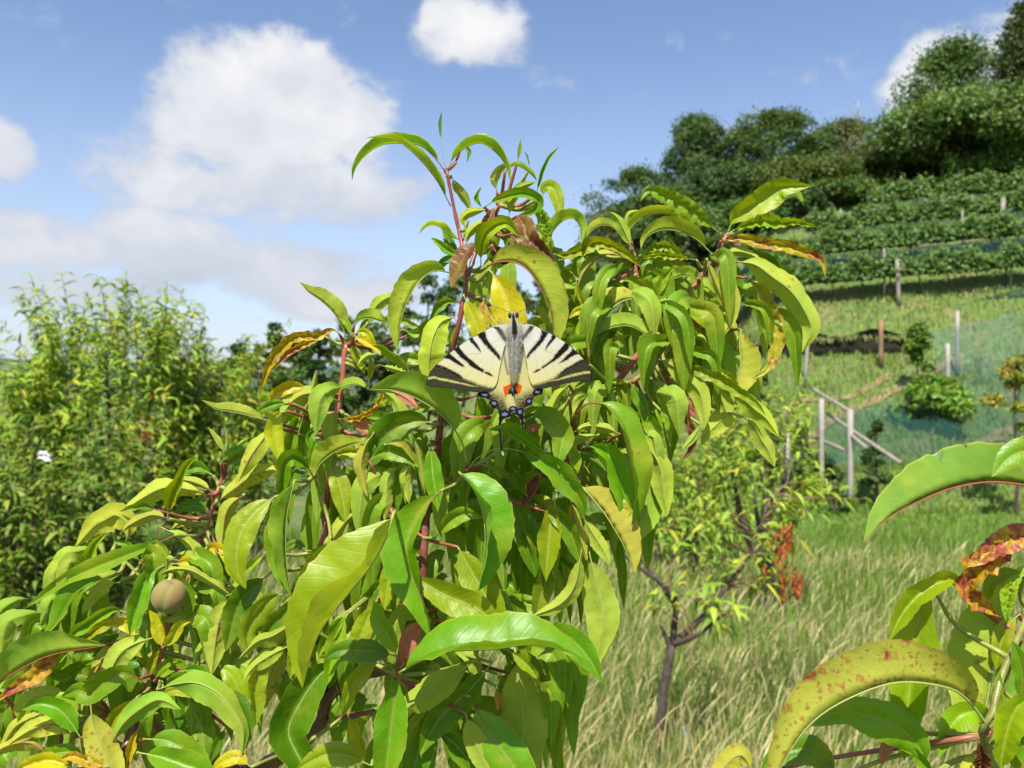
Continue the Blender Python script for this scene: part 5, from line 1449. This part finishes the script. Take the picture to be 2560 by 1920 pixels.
# ---------------------------------------------------------------- nearer shoot coming in from the right edge
NB = at(2560, 2150, .40)
NB[2] = float(gz(NB[0], NB[1]))
NEAR = thing('peach_tree', 'second peach tree whose spotted leaves reach in at the lower right corner', 'tree', NB)
WN = [('branch', [(2560, 2150, 40), (2500, 1960, 34), (2470, 1880, 32), (2455, 1830, 31), (2478, 1790, 31), (2500, 1700, 31.5), (2560, 1560, 33), (2640, 1400, 35)], 12, 5, BRN, GRN),
      ('branch', [(2640, 1400, 35), (2660, 1300, 33), (2668, 1230, 32)], 6, 4, GRN, PNK)]
NST = []
for q, (nm, pts, r0, r1, c0, c1) in enumerate(WN):
    v, f, c, ctr = stem_mesh(pts, r0, r1, c0, c1, NB, seed=50 + q)
    NST.append((obj(nm, mesh(nm, v, f, M_TWIG, col=c), NEAR), ctr))
pe = at(2560, 2150, .40)
v, f = tube(catmull([NB - (0, 0, .1), NB + (.02, .03, .5), pe], 10), np.linspace(.02, .0025, 10), 9)
obj('trunk', mesh('trunk', v - NB, f, M_BARK), NEAR)
SAVE = (STEMS, TB)
STEMS, TB = NST, NB
parse("""
M v 420 -150 -3 32 30 .05 : 1690,300 1462,262 1280,248 1100,280 950,340 800,420 668,548
M s 430 -140 4 31 29 .12 .4 : 1295,1470 1175,1315 1050,1255 820,1240 570,1330 390,1460 260,1659 180,1830
M g 195 15 25 32 31.5 : 1010,1690 930,1540 820,1450 680,1400 560,1385 410,1455
M q 420 -3 -120 33 33.5 .04 : 1250,1555 1275,1350 1325,1100 1400,850 1500,640
M r 170 20 25 32.5 32 : 1480,545 1330,600 1210,690 1190,800 1350,915
M r 140 30 25 32 31.8 : 1580,460 1420,520 1300,590 1185,665
M y 190 20 20 32.6 32.4 : 1200,740 1080,730 960,790 860,900
M y 280 12 12 33 32.6 .04 : 1010,770 955,880 925,1050 900,1250 878,1440
M k 60 20 20 32.8 32.8 : 815,1470 790,1540 765,1615
M y 180 20 20 31 30.6 : 1345,1700 1360,1560 1405,1400 1470,1330
M g 62 15 15 31.4 31.4 : 1308,1420 1330,1300 1342,1175
M g 95 15 15 31.8 31.8 : 1440,1340 1455,1200 1408,1035
M r 110 20 20 31.6 31.6 : 1350,1440 1420,1370 1490,1320
M b 160 60 60 31 31 .02 : 1240,1530 1250,1640 1190,1740
M d 155 15 15 32.5 32.5 : 560,1700 400,1570 235,1610
M g 190 10 15 32 32 : 1020,1700 930,1600 900,1570
M p 150 -10 -10 32.5 32.5 : 130,1690 60,1595 -40,1680
M y 170 10 15 32.2 32.2 : 1440,1700 1420,1600 1470,1500
M y 190 10 20 33 33 : 1280,860 1290,760 1360,700
M d 260 -10 -10 34 34 : 1480,1000 1420,1100 1380,1250
M g 240 10 15 30 30 .05 : 1660,-60 1560,60 1400,120
M y 150 15 20 32.4 32.2 : 1300,1480 1240,1390 1150,1400 1090,1480
M g 140 20 25 31.8 31.6 : 1330,1520 1400,1460 1450,1500 1480,1600
M p 130 -20 -25 32 31.8 : 1310,1560 1250,1600 1180,1680
M y 130 20 25 33 33 : 1440,900 1380,960 1340,1080
M c 120 25 25 32.6 32.4 : 1470,700 1400,760 1380,850
""")
STEMS, TB = SAVE

# ---------------------------------------------------------------- unripe peach hanging on the left branch
pc = at(423, 1490, .379)
R_ = 42 / FPX * .379
nu, nv = 40, 28
V, c = [], []
for j in range(nv + 1):
    th = math.pi * j / nv
    for i in range(nu):
        ph = 2 * math.pi * i / nu
        r = R_ * (1 - .10 * math.exp(-((ph - 4.55) / .16) ** 2) * math.sin(th) - .10 * math.exp(-(th / .35) ** 2))
        V.append((r * math.sin(th) * math.cos(ph), r * math.sin(th) * math.sin(ph), 1.04 * r * math.cos(th) - .1 * R_ * math.exp(-(th / .3) ** 2)))
F = [[j * nu + i, (j + 1) * nu + i, (j + 1) * nu + (i + 1) % nu, j * nu + (i + 1) % nu] for j in range(nv) for i in range(nu)]
m_, k = mat('peach_skin')
out = k.n('ShaderNodeOutputMaterial'); pr = k.n('ShaderNodeBsdfPrincipled')
P = k.n('ShaderNodeTexCoord').outputs['Object']
k.l(k.mix(k.smooth(k.noise(P, 130, 5, .65), .35, .7), (.19, .17, .045), (.24, .13, .05)), pr.inputs['Base Color'])
pr.inputs['Roughness'].default_value = .85; pr.inputs['Sheen Weight'].default_value = .08
k.l(pr.outputs[0], out.inputs[0])
fruit = obj('peach', mesh('peach', V, F, m_), None, pc, label='small unripe olive brown peach hanging among the left leaves', category='peach')
fruit.rotation_euler = (0.2, .3, .25)
v, f = tube(catmull([pc + (0, 0, R_ * .86), pc + (.001, .001, R_ * 1.1), at(405, 1420, .41)], 6), .0011, 6)
obj('stalk', mesh('stalk', v - pc, f, M_TWIG, col=np.tile(GRN, (len(v), 1))), None, (0, 0, 0))
st = bpy.data.objects['stalk']; st.parent = fruit; st.matrix_parent_inverse = fruit.matrix_basis.inverted(); st.location = pc

# ---------------------------------------------------------------- swallowtail butterfly
def poly(fr, pts):
    return np.array([src(fr, x, y) for x, y in pts])
def seg_dist(P, A, closed=True):
    B = np.roll(A, -1, 0) if closed else A[1:]
    A_ = A if closed else A[:-1]
    d = np.full(len(P), 1e9)
    for a, b in zip(A_, B):
        ab = b - a
        t = np.clip(((P - a) @ ab) / (ab @ ab + 1e-9), 0, 1)
        d = np.minimum(d, np.linalg.norm(P - a - t[:, None] * ab, axis=1))
    return d
def inside(P, A):
    x, y = P[:, 0], P[:, 1]; r = np.zeros(len(P), bool)
    for (x1, y1), (x2, y2) in zip(A, np.roll(A, -1, 0)):
        r ^= ((y1 > y) != (y2 > y)) & (x < (x2 - x1) * (y - y1) / (y2 - y1 + 1e-12) + x1)
    return r
def sdf(P, A):
    return np.where(inside(P, A), -1, 1) * seg_dist(P, A)
rngb = np.random.default_rng(9)
def soft(P, A, w, fuzz=0.0):
    """1 inside polygon A, fading over w px, with scale-like speckle"""
    d = sdf(P, A)
    if fuzz:
        d = d + rngb.normal(size=len(P)) * fuzz
    return np.clip(.5 - d / w, 0, 1)
def blend(C_, c, a):
    return C_ * (1 - a[:, None]) + np.array(c)[None] * a[:, None]
def lin(r, g, b):
    return tuple(((x / 255) / 12.92 if x / 255 <= .04045 else ((x / 255 + .055) / 1.055) ** 2.4) for x in (r, g, b))
CREAM, YEL, BLK, OLV, GRYW = lin(230, 228, 214), lin(228, 219, 154), lin(26, 21, 20), lin(66, 62, 44), lin(150, 145, 142)
MIDX = 1285.6
def bfly(P, dz=0.0):
    dx = np.abs(P[:, 0] - MIDX)
    d = .3565 + .0065 * (dx / 207) ** 1.4 - (P[:, 1] - 930) * .00004 + .0010 * np.cos(dx / 26.0) * np.clip(dx / 60, 0, 1) * .25 + dz
    return np.stack([(P[:, 0] - 1280) / FPX * d, d, CAMZ - (P[:, 1] - 960) / FPX * d], -1)
BO = bfly(np.array([[MIDX, 880.0]]))[0]
BFLY = thing('butterfly', 'cream swallowtail butterfly with black stripes, orange crescents and tails resting on the leaves', 'butterfly', BO)
WK = .54       # scales reflect this share of the light
def wing(name, outline, paint, dz, step=1.0):
    lo, hi = outline.min(0) - 1, outline.max(0) + 1
    xs = np.arange(lo[0], hi[0], step); ys = np.arange(lo[1], hi[1], step)
    GX, GY = np.meshgrid(xs, ys); P = np.stack([GX.ravel(), GY.ravel()], -1)
    ins = (sdf(P, outline) < .35)
    nxx = len(xs)
    i, j = np.meshgrid(np.arange(len(ys) - 1), np.arange(nxx - 1), indexing='ij')
    q = np.stack([i * nxx + j, (i + 1) * nxx + j, (i + 1) * nxx + j + 1, i * nxx + j + 1], -1).reshape(-1, 4)
    q = q[ins[q].all(1)]
    used = np.unique(q); mp = -np.ones(len(P), int); mp[used] = np.arange(len(used))
    P = P[used]; q = mp[q]
    C_ = np.clip(paint(P, outline) * WK, 0.002, .9)
    return obj(name, mesh(name, bfly(P, dz) - BO, q, M_WING, col=C_), BFLY)

FWL = poly('W', [(1112, 300), (1050, 286), (960, 305), (870, 350), (780, 400), (700, 440), (600, 510), (510, 580), (440, 640), (370, 700), (310, 770), (276, 840), (264, 895), (270, 918), (300, 930), (340, 935), (430, 938),
                 (520, 950), (620, 965), (720, 980), (820, 988), (900, 972), (955, 945), (985, 910), (1005, 850), (1015, 780), (1035, 680), (1055, 580), (1085, 470), (1118, 400)])
FWR = poly('W', [(1232, 300), (1290, 286), (1350, 290), (1450, 335), (1530, 375), (1600, 410), (1700, 475), (1770, 530), (1830, 590), (1890, 650), (1930, 710), (1955, 780), (1961, 830), (1950, 865), (1925, 873), (1900, 870),
                 (1810, 880), (1700, 895), (1600, 920), (1500, 945), (1420, 950), (1365, 925), (1335, 880), (1310, 800), (1300, 700), (1280, 600), (1265, 500), (1235, 420)])
STL = [poly('X', p) for p in (
    [(1540, 400), (1660, 395), (1760, 470), (1850, 640), (1850, 720), (1800, 720), (1700, 580), (1620, 470)],
    [(1215, 580), (1300, 500), (1390, 500), (1420, 640), (1500, 760), (1600, 880), (1700, 1000), (1725, 1090), (1700, 1120), (1600, 1010), (1470, 880), (1350, 760), (1280, 660)],
    [(1025, 650), (1120, 610), (1150, 690), (1240, 800), (1300, 920), (1285, 940), (1200, 850), (1090, 740)],
    [(705, 870), (820, 790), (870, 880), (950, 980), (1060, 1080), (1150, 1150), (1260, 1250), (1360, 1310), (1355, 1380), (1220, 1320), (1060, 1230), (1000, 1150), (880, 1070), (780, 960)],
    [(1372, 1342), (1470, 1370), (1570, 1450), (1480, 1440), (1380, 1390)],
    [(480, 1060), (620, 950), (720, 1040), (830, 1120), (960, 1250), (900, 1255), (760, 1180), (620, 1090)])]
STR = [poly('Z', p) for p in (
    [(550, 370), (650, 380), (620, 440), (520, 560), (440, 660), (385, 720), (360, 640), (440, 540), (510, 440)],
    [(790, 450), (945, 530), (880, 640), (800, 760), (700, 860), (580, 980), (500, 1090), (470, 1040), (540, 920), (640, 800), (740, 680), (790, 560)],
    [(1025, 555), (1118, 590), (1090, 660), (1000, 750), (890, 890), (880, 860), (930, 750), (1000, 650)],
    [(1310, 725), (1395, 780), (1380, 860), (1280, 960), (1170, 1060), (1060, 1140), (930, 1220), (810, 1300), (800, 1250), (920, 1170), (1040, 1070), (1080, 1000), (1180, 880), (1260, 790)],
    [(610, 1380), (700, 1300), (780, 1290), (770, 1330), (680, 1370)],
    [(1450, 850), (1600, 970), (1560, 990), (1450, 1030), (1340, 1110), (1230, 1160), (1160, 1180), (1240, 1110), (1340, 1000), (1430, 920)])]
BANDL = poly('X', [(300, 1200), (420, 1220), (560, 1275), (760, 1375), (860, 1440), (920, 1500), (1100, 1560), (1260, 1640), (1500, 1690), (1640, 1735), (1700, 1800), (1400, 1950), (600, 1900), (0, 1900), (0, 1400)])
BLINL = poly('X', [(300, 1195), (420, 1215), (560, 1270), (760, 1370), (880, 1450), (920, 1500), (860, 1490), (740, 1420), (560, 1320), (420, 1265), (280, 1245)])
YLL = poly('X', [(165, 1475), (300, 1450), (440, 1490), (600, 1515), (740, 1550), (900, 1590), (1090, 1640), (1220, 1670), (1090, 1668), (900, 1625), (740, 1597), (600, 1568), (440, 1540), (300, 1500), (170, 1520)])
BANDR = poly('Z', [(1740, 1080), (1600, 1125), (1450, 1215), (1310, 1300), (1180, 1390), (1060, 1490), (900, 1560), (760, 1610), (600, 1640), (520, 1700), (900, 1900), (1900, 1900), (2000, 1400)])
BLINR = poly('Z', [(1740, 1075), (1600, 1120), (1450, 1210), (1310, 1290), (1180, 1390), (1200, 1420), (1330, 1330), (1460, 1255), (1600, 1180), (1730, 1130)])
YLR = poly('Z', [(1840, 1340), (1730, 1345), (1600, 1370), (1450, 1405), (1330, 1440), (1200, 1490), (1090, 1525), (920, 1558), (1090, 1545), (1200, 1525), (1330, 1490), (1450, 1460), (1600, 1425), (1730, 1400), (1840, 1385)])
VEINL = [poly('W', p) for p in ([(1085, 380), (830, 580), (700, 660)], [(830, 580), (430, 660)], [(820, 590), (510, 590)], [(700, 660), (340, 780)], [(760, 640), (300, 880)], [(800, 640), (420, 930)], [(850, 650), (560, 950)], [(900, 650), (700, 975)], [(990, 500), (860, 980)])]
VEINR = [poly('W', p) for p in ([(1250, 380), (1490, 560), (1640, 640)], [(1490, 560), (1790, 560)], [(1500, 570), (1850, 640)], [(1640, 640), (1930, 740)], [(1600, 640), (1955, 840)], [(1560, 630), (1810, 880)], [(1520, 630), (1660, 900)], [(1460, 640), (1540, 940)], [(1370, 480), (1430, 950)])]
def paint_fw(ST, BAND, BLIN, YL, VEIN, root):
    def f(P, outline):
        s = np.clip((P[:, 1] - 850) / 95, 0, 1)
        C_ = np.array(CREAM)[None] * (1 - s[:, None]) + np.array(YEL)[None] * s[:, None]
        C_ = C_ * (1 + .04 * rngb.normal(size=(len(P), 1)))
        for vn in VEIN:
            d = seg_dist(P, vn, False)
            C_ = blend(C_, lin(190, 178, 120), np.clip(1 - d / 1.3, 0, 1) * .55)
        C_ = blend(C_, OLV, soft(P, BAND, 5, 2.2))
        C_ = blend(C_, BLK, soft(P, BLIN, 3, 1.2))
        yl = soft(P, YL, 2, .5)
        C_ = blend(C_, lin(196, 196, 120), yl)
        for vn in VEIN[3:]:
            d = seg_dist(P, vn, False)
            C_ = blend(C_, BLK, np.clip(1 - d / 1.2, 0, 1) * .8 * soft(P, BAND, 5))
        for q, st_ in enumerate(ST):
            C_ = blend(C_, BLK, soft(P, st_, 2.2, .9 + .5 * (q < 2)))
        d = seg_dist(P, outline[1:22], False)
        C_ = blend(C_, BLK, np.clip(1.35 - d / 1.6, 0, 1) * np.clip((np.abs(P[:, 0] - MIDX) - 30) / 60, .25, 1))
        C_ = blend(C_, lin(170, 150, 84), np.clip(1.2 - seg_dist(P, outline[22:], False) / 1.5, 0, 1) * .5)
        r = np.linalg.norm(P - root, axis=1)
        C_ = blend(C_, GRYW, np.clip(1 - r / 34, 0, 1) * (.4 + .4 * rngb.random(len(P))))
        return C_
    return f
wing('forewing', FWL, paint_fw(STL, BANDL, BLINL, YLL, VEINL, np.array(src('W', 1110, 370))), 0.0)
wing('forewing', FWR, paint_fw(STR, BANDR, BLINR, YLR, VEINR, np.array(src('W', 1240, 370))), 0.0)
HWL = np.vstack([poly('W', [(1125, 420), (1050, 560), (1015, 700), (960, 900), (880, 960), (800, 985)]),
                 poly('Y', [(295, 540), (300, 610), (345, 630), (440, 635), (510, 670), (540, 720), (548, 800), (570, 850), (640, 860), (700, 890), (730, 950), (738, 1050), (728, 1150), (735, 1240), (745, 1340), (755, 1450), (762, 1560)]),
                 poly('W', [(1023, 1490), (1028, 1560), (1040, 1610), (1052, 1640), (1068, 1628), (1058, 1590), (1048, 1540), (1042, 1480), (1034, 1410)]),
                 poly('Y', [(770, 1300), (790, 1190), (840, 1110), (910, 1070), (965, 1075), (990, 1030), (1000, 980), (1050, 940), (1110, 935), (1120, 860), (1090, 740), (1060, 600), (1045, 400), (1020, 200), (1010, 0)]),
                 poly('W', [(1140, 600), (1140, 480)])])
HWR = np.vstack([poly('W', [(1225, 420), (1270, 560), (1290, 700), (1330, 880), (1400, 940), (1470, 935)]),
                 poly('Y', [(1685, 440), (1675, 560), (1590, 575), (1500, 620), (1462, 700), (1450, 790), (1400, 815), (1320, 850), (1285, 930), (1278, 1020), (1285, 1100), (1290, 1180), (1275, 1250), (1255, 1300), (1215, 1290), (1212, 1190),
                            (1195, 1100), (1150, 1035), (1085, 1005), (1035, 985), (1030, 930), (1090, 880), (1100, 780), (1075, 600), (1060, 400), (1080, 200), (1100, 0)]),
                 poly('W', [(1195, 600), (1200, 480)])])
OV = [(425, 575, 118, 62, .25), (635, 765, 80, 72, .3), (868, 1000, 100, 78, -.15), (1043, 880, 76, 58, .0), (1185, 950, 62, 88, .35), (1390, 720, 62, 72, -.4), (1575, 515, 100, 62, -.25)]
ORL = [poly('Y', p) for p in ([(828, 405), (900, 375), (1005, 340), (1040, 385), (970, 430), (930, 520), (905, 605), (868, 600), (845, 500)], [(1060, 325), (1130, 320), (1180, 355), (1242, 375), (1215, 470), (1175, 560), (1140, 540), (1110, 470), (1080, 390)])]
BKC = poly('Y', [(1040, 380), (1080, 390), (1130, 490), (1150, 560), (1090, 560), (1080, 600), (1040, 610), (1000, 560), (920, 560), (970, 430)])
YAN = poly('Y', [(880, 640), (1000, 565), (1060, 640), (1100, 740), (1110, 820), (980, 830), (935, 900), (900, 760)])
def paint_hw(left):
    def f(P, outline):
        s = np.clip((P[:, 1] - 820) / 120, 0, 1)
        C_ = np.array(lin(214, 208, 188))[None] * (1 - s[:, None]) + np.array(lin(222, 210, 138))[None] * s[:, None]
        C_ = C_ * (1 + .05 * rngb.normal(size=(len(P), 1)))
        ln = poly('W', [(1075, 480), (1065, 600), (1085, 720), (1105, 800)] if left else [(1250, 480), (1262, 600), (1240, 700), (1225, 790)])
        C_ = blend(C_, lin(110, 104, 104), np.clip(1.2 - seg_dist(P, ln, False) / 4, 0, 1) * .75)
        # dusky margin: thickens towards the tail
        edge = outline[4:-8]
        d = seg_dist(P, edge, False)
        reach = 33 + np.clip((P[:, 1] - 975) / 60, 0, 1) * 30
        dark = np.clip(1.25 - d / reach + rngb.normal(size=len(P)) * .28, 0, 1) * np.clip((P[:, 1] - 965) / 25, 0, 1)
        tail = np.clip((P[:, 1] - 1032) / 10, 0, 1)
        keep = soft(P, YAN, 5, 2.0)
        C_ = blend(C_, BLK, np.maximum(dark * (1 - keep * .85), tail))
        for o_ in ORL:
            C_ = blend(C_, lin(226, 92, 10), soft(P, o_, 2, .4))
        C_ = blend(C_, BLK, soft(P, BKC, 3, .8))
        e0 = np.array(src('Y', 1030, 455))
        C_ = blend(C_, lin(120, 150, 190), np.clip(1.3 - np.linalg.norm((P - e0) / (3.2, 6.5), axis=1), 0, 1) * .8)
        for (cx, cy, rx, ry, rot) in OV:
            c0_ = np.array(src('Y', cx, cy)); q = P - c0_
            ca, sa = math.cos(rot), math.sin(rot)
            q = np.stack([q[:, 0] * ca + q[:, 1] * sa, -q[:, 0] * sa + q[:, 1] * ca], -1) / (np.array((rx, ry)) / 8.508)
            r = np.linalg.norm(q, axis=1)
            C_ = blend(C_, BLK, np.clip((1.32 - r) * 6, 0, 1))
            r2 = np.linalg.norm(q / (.74, .56) + (0, .38), axis=1)
            C_ = blend(C_, lin(120, 142, 186), np.clip((1.0 - r2) * 3, 0, 1) * .9)
        fr = np.clip(1.1 - d / 1.7, 0, 1) * np.clip((P[:, 1] - 990) / 20, 0, 1) * np.clip((1072 - P[:, 1]) / 10, 0, 1)
        sc = .5 + .5 * np.sin(P[:, 1] * .42 + P[:, 0] * .12)
        C_ = blend(C_, lin(224, 214, 150), fr * np.clip(sc * 1.6 - .3, 0, 1))
        tip = np.clip((P[:, 1] - 1126) / 6, 0, 1)
        C_ = blend(C_, lin(205, 200, 170), tip)
        return C_
    return f
wing('hindwing', HWL, paint_hw(True), .0010)
wing('hindwing', HWR, paint_hw(False), .0013)

# body: head, thorax and furry abdomen in one skin
AX = [(1160, 160, 8), (1160, 180, 26), (1161, 205, 36), (1163, 232, 33), (1168, 265, 46), (1172, 310, 62), (1174, 370, 70), (1174, 430, 66), (1172, 500, 52), (1170, 580, 47), (1168, 680, 40), (1167, 770, 30), (1165, 840, 22), (1165, 895, 16), (1165, 915, 4)]
ax = catmull(np.array(AX, float), 70)
cen = bfly(np.array([src('W', a, b) for a, b, c in ax]))
rad = np.maximum(ax[:, 2], 1) / 4.0963 * .357 / FPX
sides = 20
an = np.linspace(0, 2 * math.pi, sides, endpoint=False)
V, Cc = [], []
for i, (c0_, r) in enumerate(zip(cen, rad)):
    y = ax[i, 1]
    for a in an:
        u, w_ = math.cos(a), math.sin(a)
        V.append(c0_ + np.array((u * r, -w_ * r * .85 - r * .25, 0.0)))
        dw = .40 * max(0.0, 1 - (abs(y - 300) / 165) ** 3)          # dark streak down head and thorax
        pale = np.array(lin(196, 190, 166)) if y < 420 else np.array(lin(168, 165, 164)) * (1 + .25 * math.sin(u * 9 + y * .01))
        if y > 760: pale = np.array(lin(186, 176, 132))
        if y > 470 and .45 < abs(u) < .7: pale = np.array(lin(205, 196, 160))
        cc_ = np.array(lin(34, 30, 30)) if abs(u) < dw else (pale * .45 if abs(u) < dw + .1 else pale)
        Cc.append(cc_ * WK * 1.05 * (.8 + .4 * rngb.random()))
n = len(cen); i, j = np.meshgrid(np.arange(n - 1), np.arange(sides), indexing='ij')
F = np.stack([i * sides + j, i * sides + (j + 1) % sides, (i + 1) * sides + (j + 1) % sides, (i + 1) * sides + j], -1).reshape(-1, 4)
obj('body', mesh('body', np.array(V) - BO, F, M_WING, col=np.array(Cc)), BFLY)
hair = MB()
V = np.array(V)
for q in range(4200):
    i = int(rngb.integers(14, n - 6)); a = int(rngb.integers(0, sides))
    if math.sin(an[a]) < -.2: continue
    p = V[i * sides + a]; o_ = unit(p - cen[i])
    y = ax[i, 1]
    if y < 450 and abs(math.cos(an[a])) < .4: continue
    ln_ = rngb.uniform(.0008, .0024)
    dr = unit(o_ * .6 + np.array((0, -.1, -1.0)) + rngb.normal(size=3) * .25)
    sd = unit(np.cross(dr, (0, 1, 0))) * .00005
    g_ = rngb.uniform(.6, 1.25)
    hair.add([p - sd, p + sd, p + dr * ln_ + sd * .2, p + dr * ln_ - sd * .2], [[0, 1, 2, 3]], WK * np.array(lin(190, 186, 178)) * g_ if y < 780 else WK * np.array(lin(200, 188, 140)) * g_)
obj('fur', hair.mesh('fur', M_WING, BO), BFLY, kind='stuff')
M_EYE = simple('insect_eye', (.02, .018, .018), .2, .2, 900)
M_ANT = simple('antenna_skin', (.05, .04, .03), .5, .3, 400)
M_LEG = simple('insect_leg', (.42, .38, .24), .6, .5, 500)
def btube(name, fr, pts, r0, r1, m_, lift):
    P = np.array([src(fr, x, y) for x, y in pts])
    C_ = catmull(bfly(P) + np.array((0, 1, 0)) * np.linspace(lift[0], lift[1], len(P))[:, None], 14)
    R = np.linspace(r0, r1, 14)
    if name == 'antenna':
        R[-4:] *= (1.6, 2.4, 2.6, 1.5)
    v, f = tube(C_, R, 6)
    obj(name, mesh(name, v - BO, f, m_), BFLY)
btube('antenna', 'W', [(1148, 185), (1060, 140), (960, 102), (912, 74), (896, 84), (902, 100)], .00013, .00011, M_ANT, (-.001, .004))
btube('antenna', 'W', [(1186, 180), (1290, 130), (1380, 98), (1425, 80), (1444, 90), (1446, 108)], .00013, .00011, M_ANT, (-.001, .004))
btube('leg', 'W', [(1110, 300), (1055, 270), (950, 222), (905, 180), (868, 140)], .0002, .0001, M_LEG, (.002, .006))
btube('leg', 'W', [(1115, 300), (1090, 280), (1060, 220), (1000, 172)], .0002, .0001, M_LEG, (.002, .005))
btube('leg', 'W', [(1230, 295), (1250, 272), (1310, 242), (1352, 212)], .0002, .0001, M_LEG, (.002, .006))
for ex, ey in ((1128, 202), (1196, 198)):
    c0_ = bfly(np.array([src('W', ex, ey)]))[0] - (0, .0006, 0)
    ev, ef = [], []
    for j in range(9):
        for i in range(12):
            th, ph = math.pi * j / 8, 2 * math.pi * i / 12
            ev.append(c0_ + .00125 * np.array((.8 * math.sin(th) * math.cos(ph), math.sin(th) * math.sin(ph), 1.1 * math.cos(th))))
    ef = [[j * 12 + i, (j + 1) * 12 + i, (j + 1) * 12 + (i + 1) % 12, j * 12 + (i + 1) % 12] for j in range(8) for i in range(12)]
    obj('eye', mesh('eye', np.array(ev) - BO, ef, M_EYE), BFLY)

# faded blue twine standing in the grass beside the pruned tree
a = at2(1500, 1690, 3.9); e = at2(1476, 1570, 3.9)
v, f = tube(catmull([a, (a + e) / 2 + (.006, 0, 0), e], 8), .0028, 6)
obj('twine', mesh('twine', v - a, f, simple('blue_twine', (.30, .46, .58), .7, .3, 90)), None, a, label='thin pale blue twine rising from the grass beside the pruned tree', category='twine')
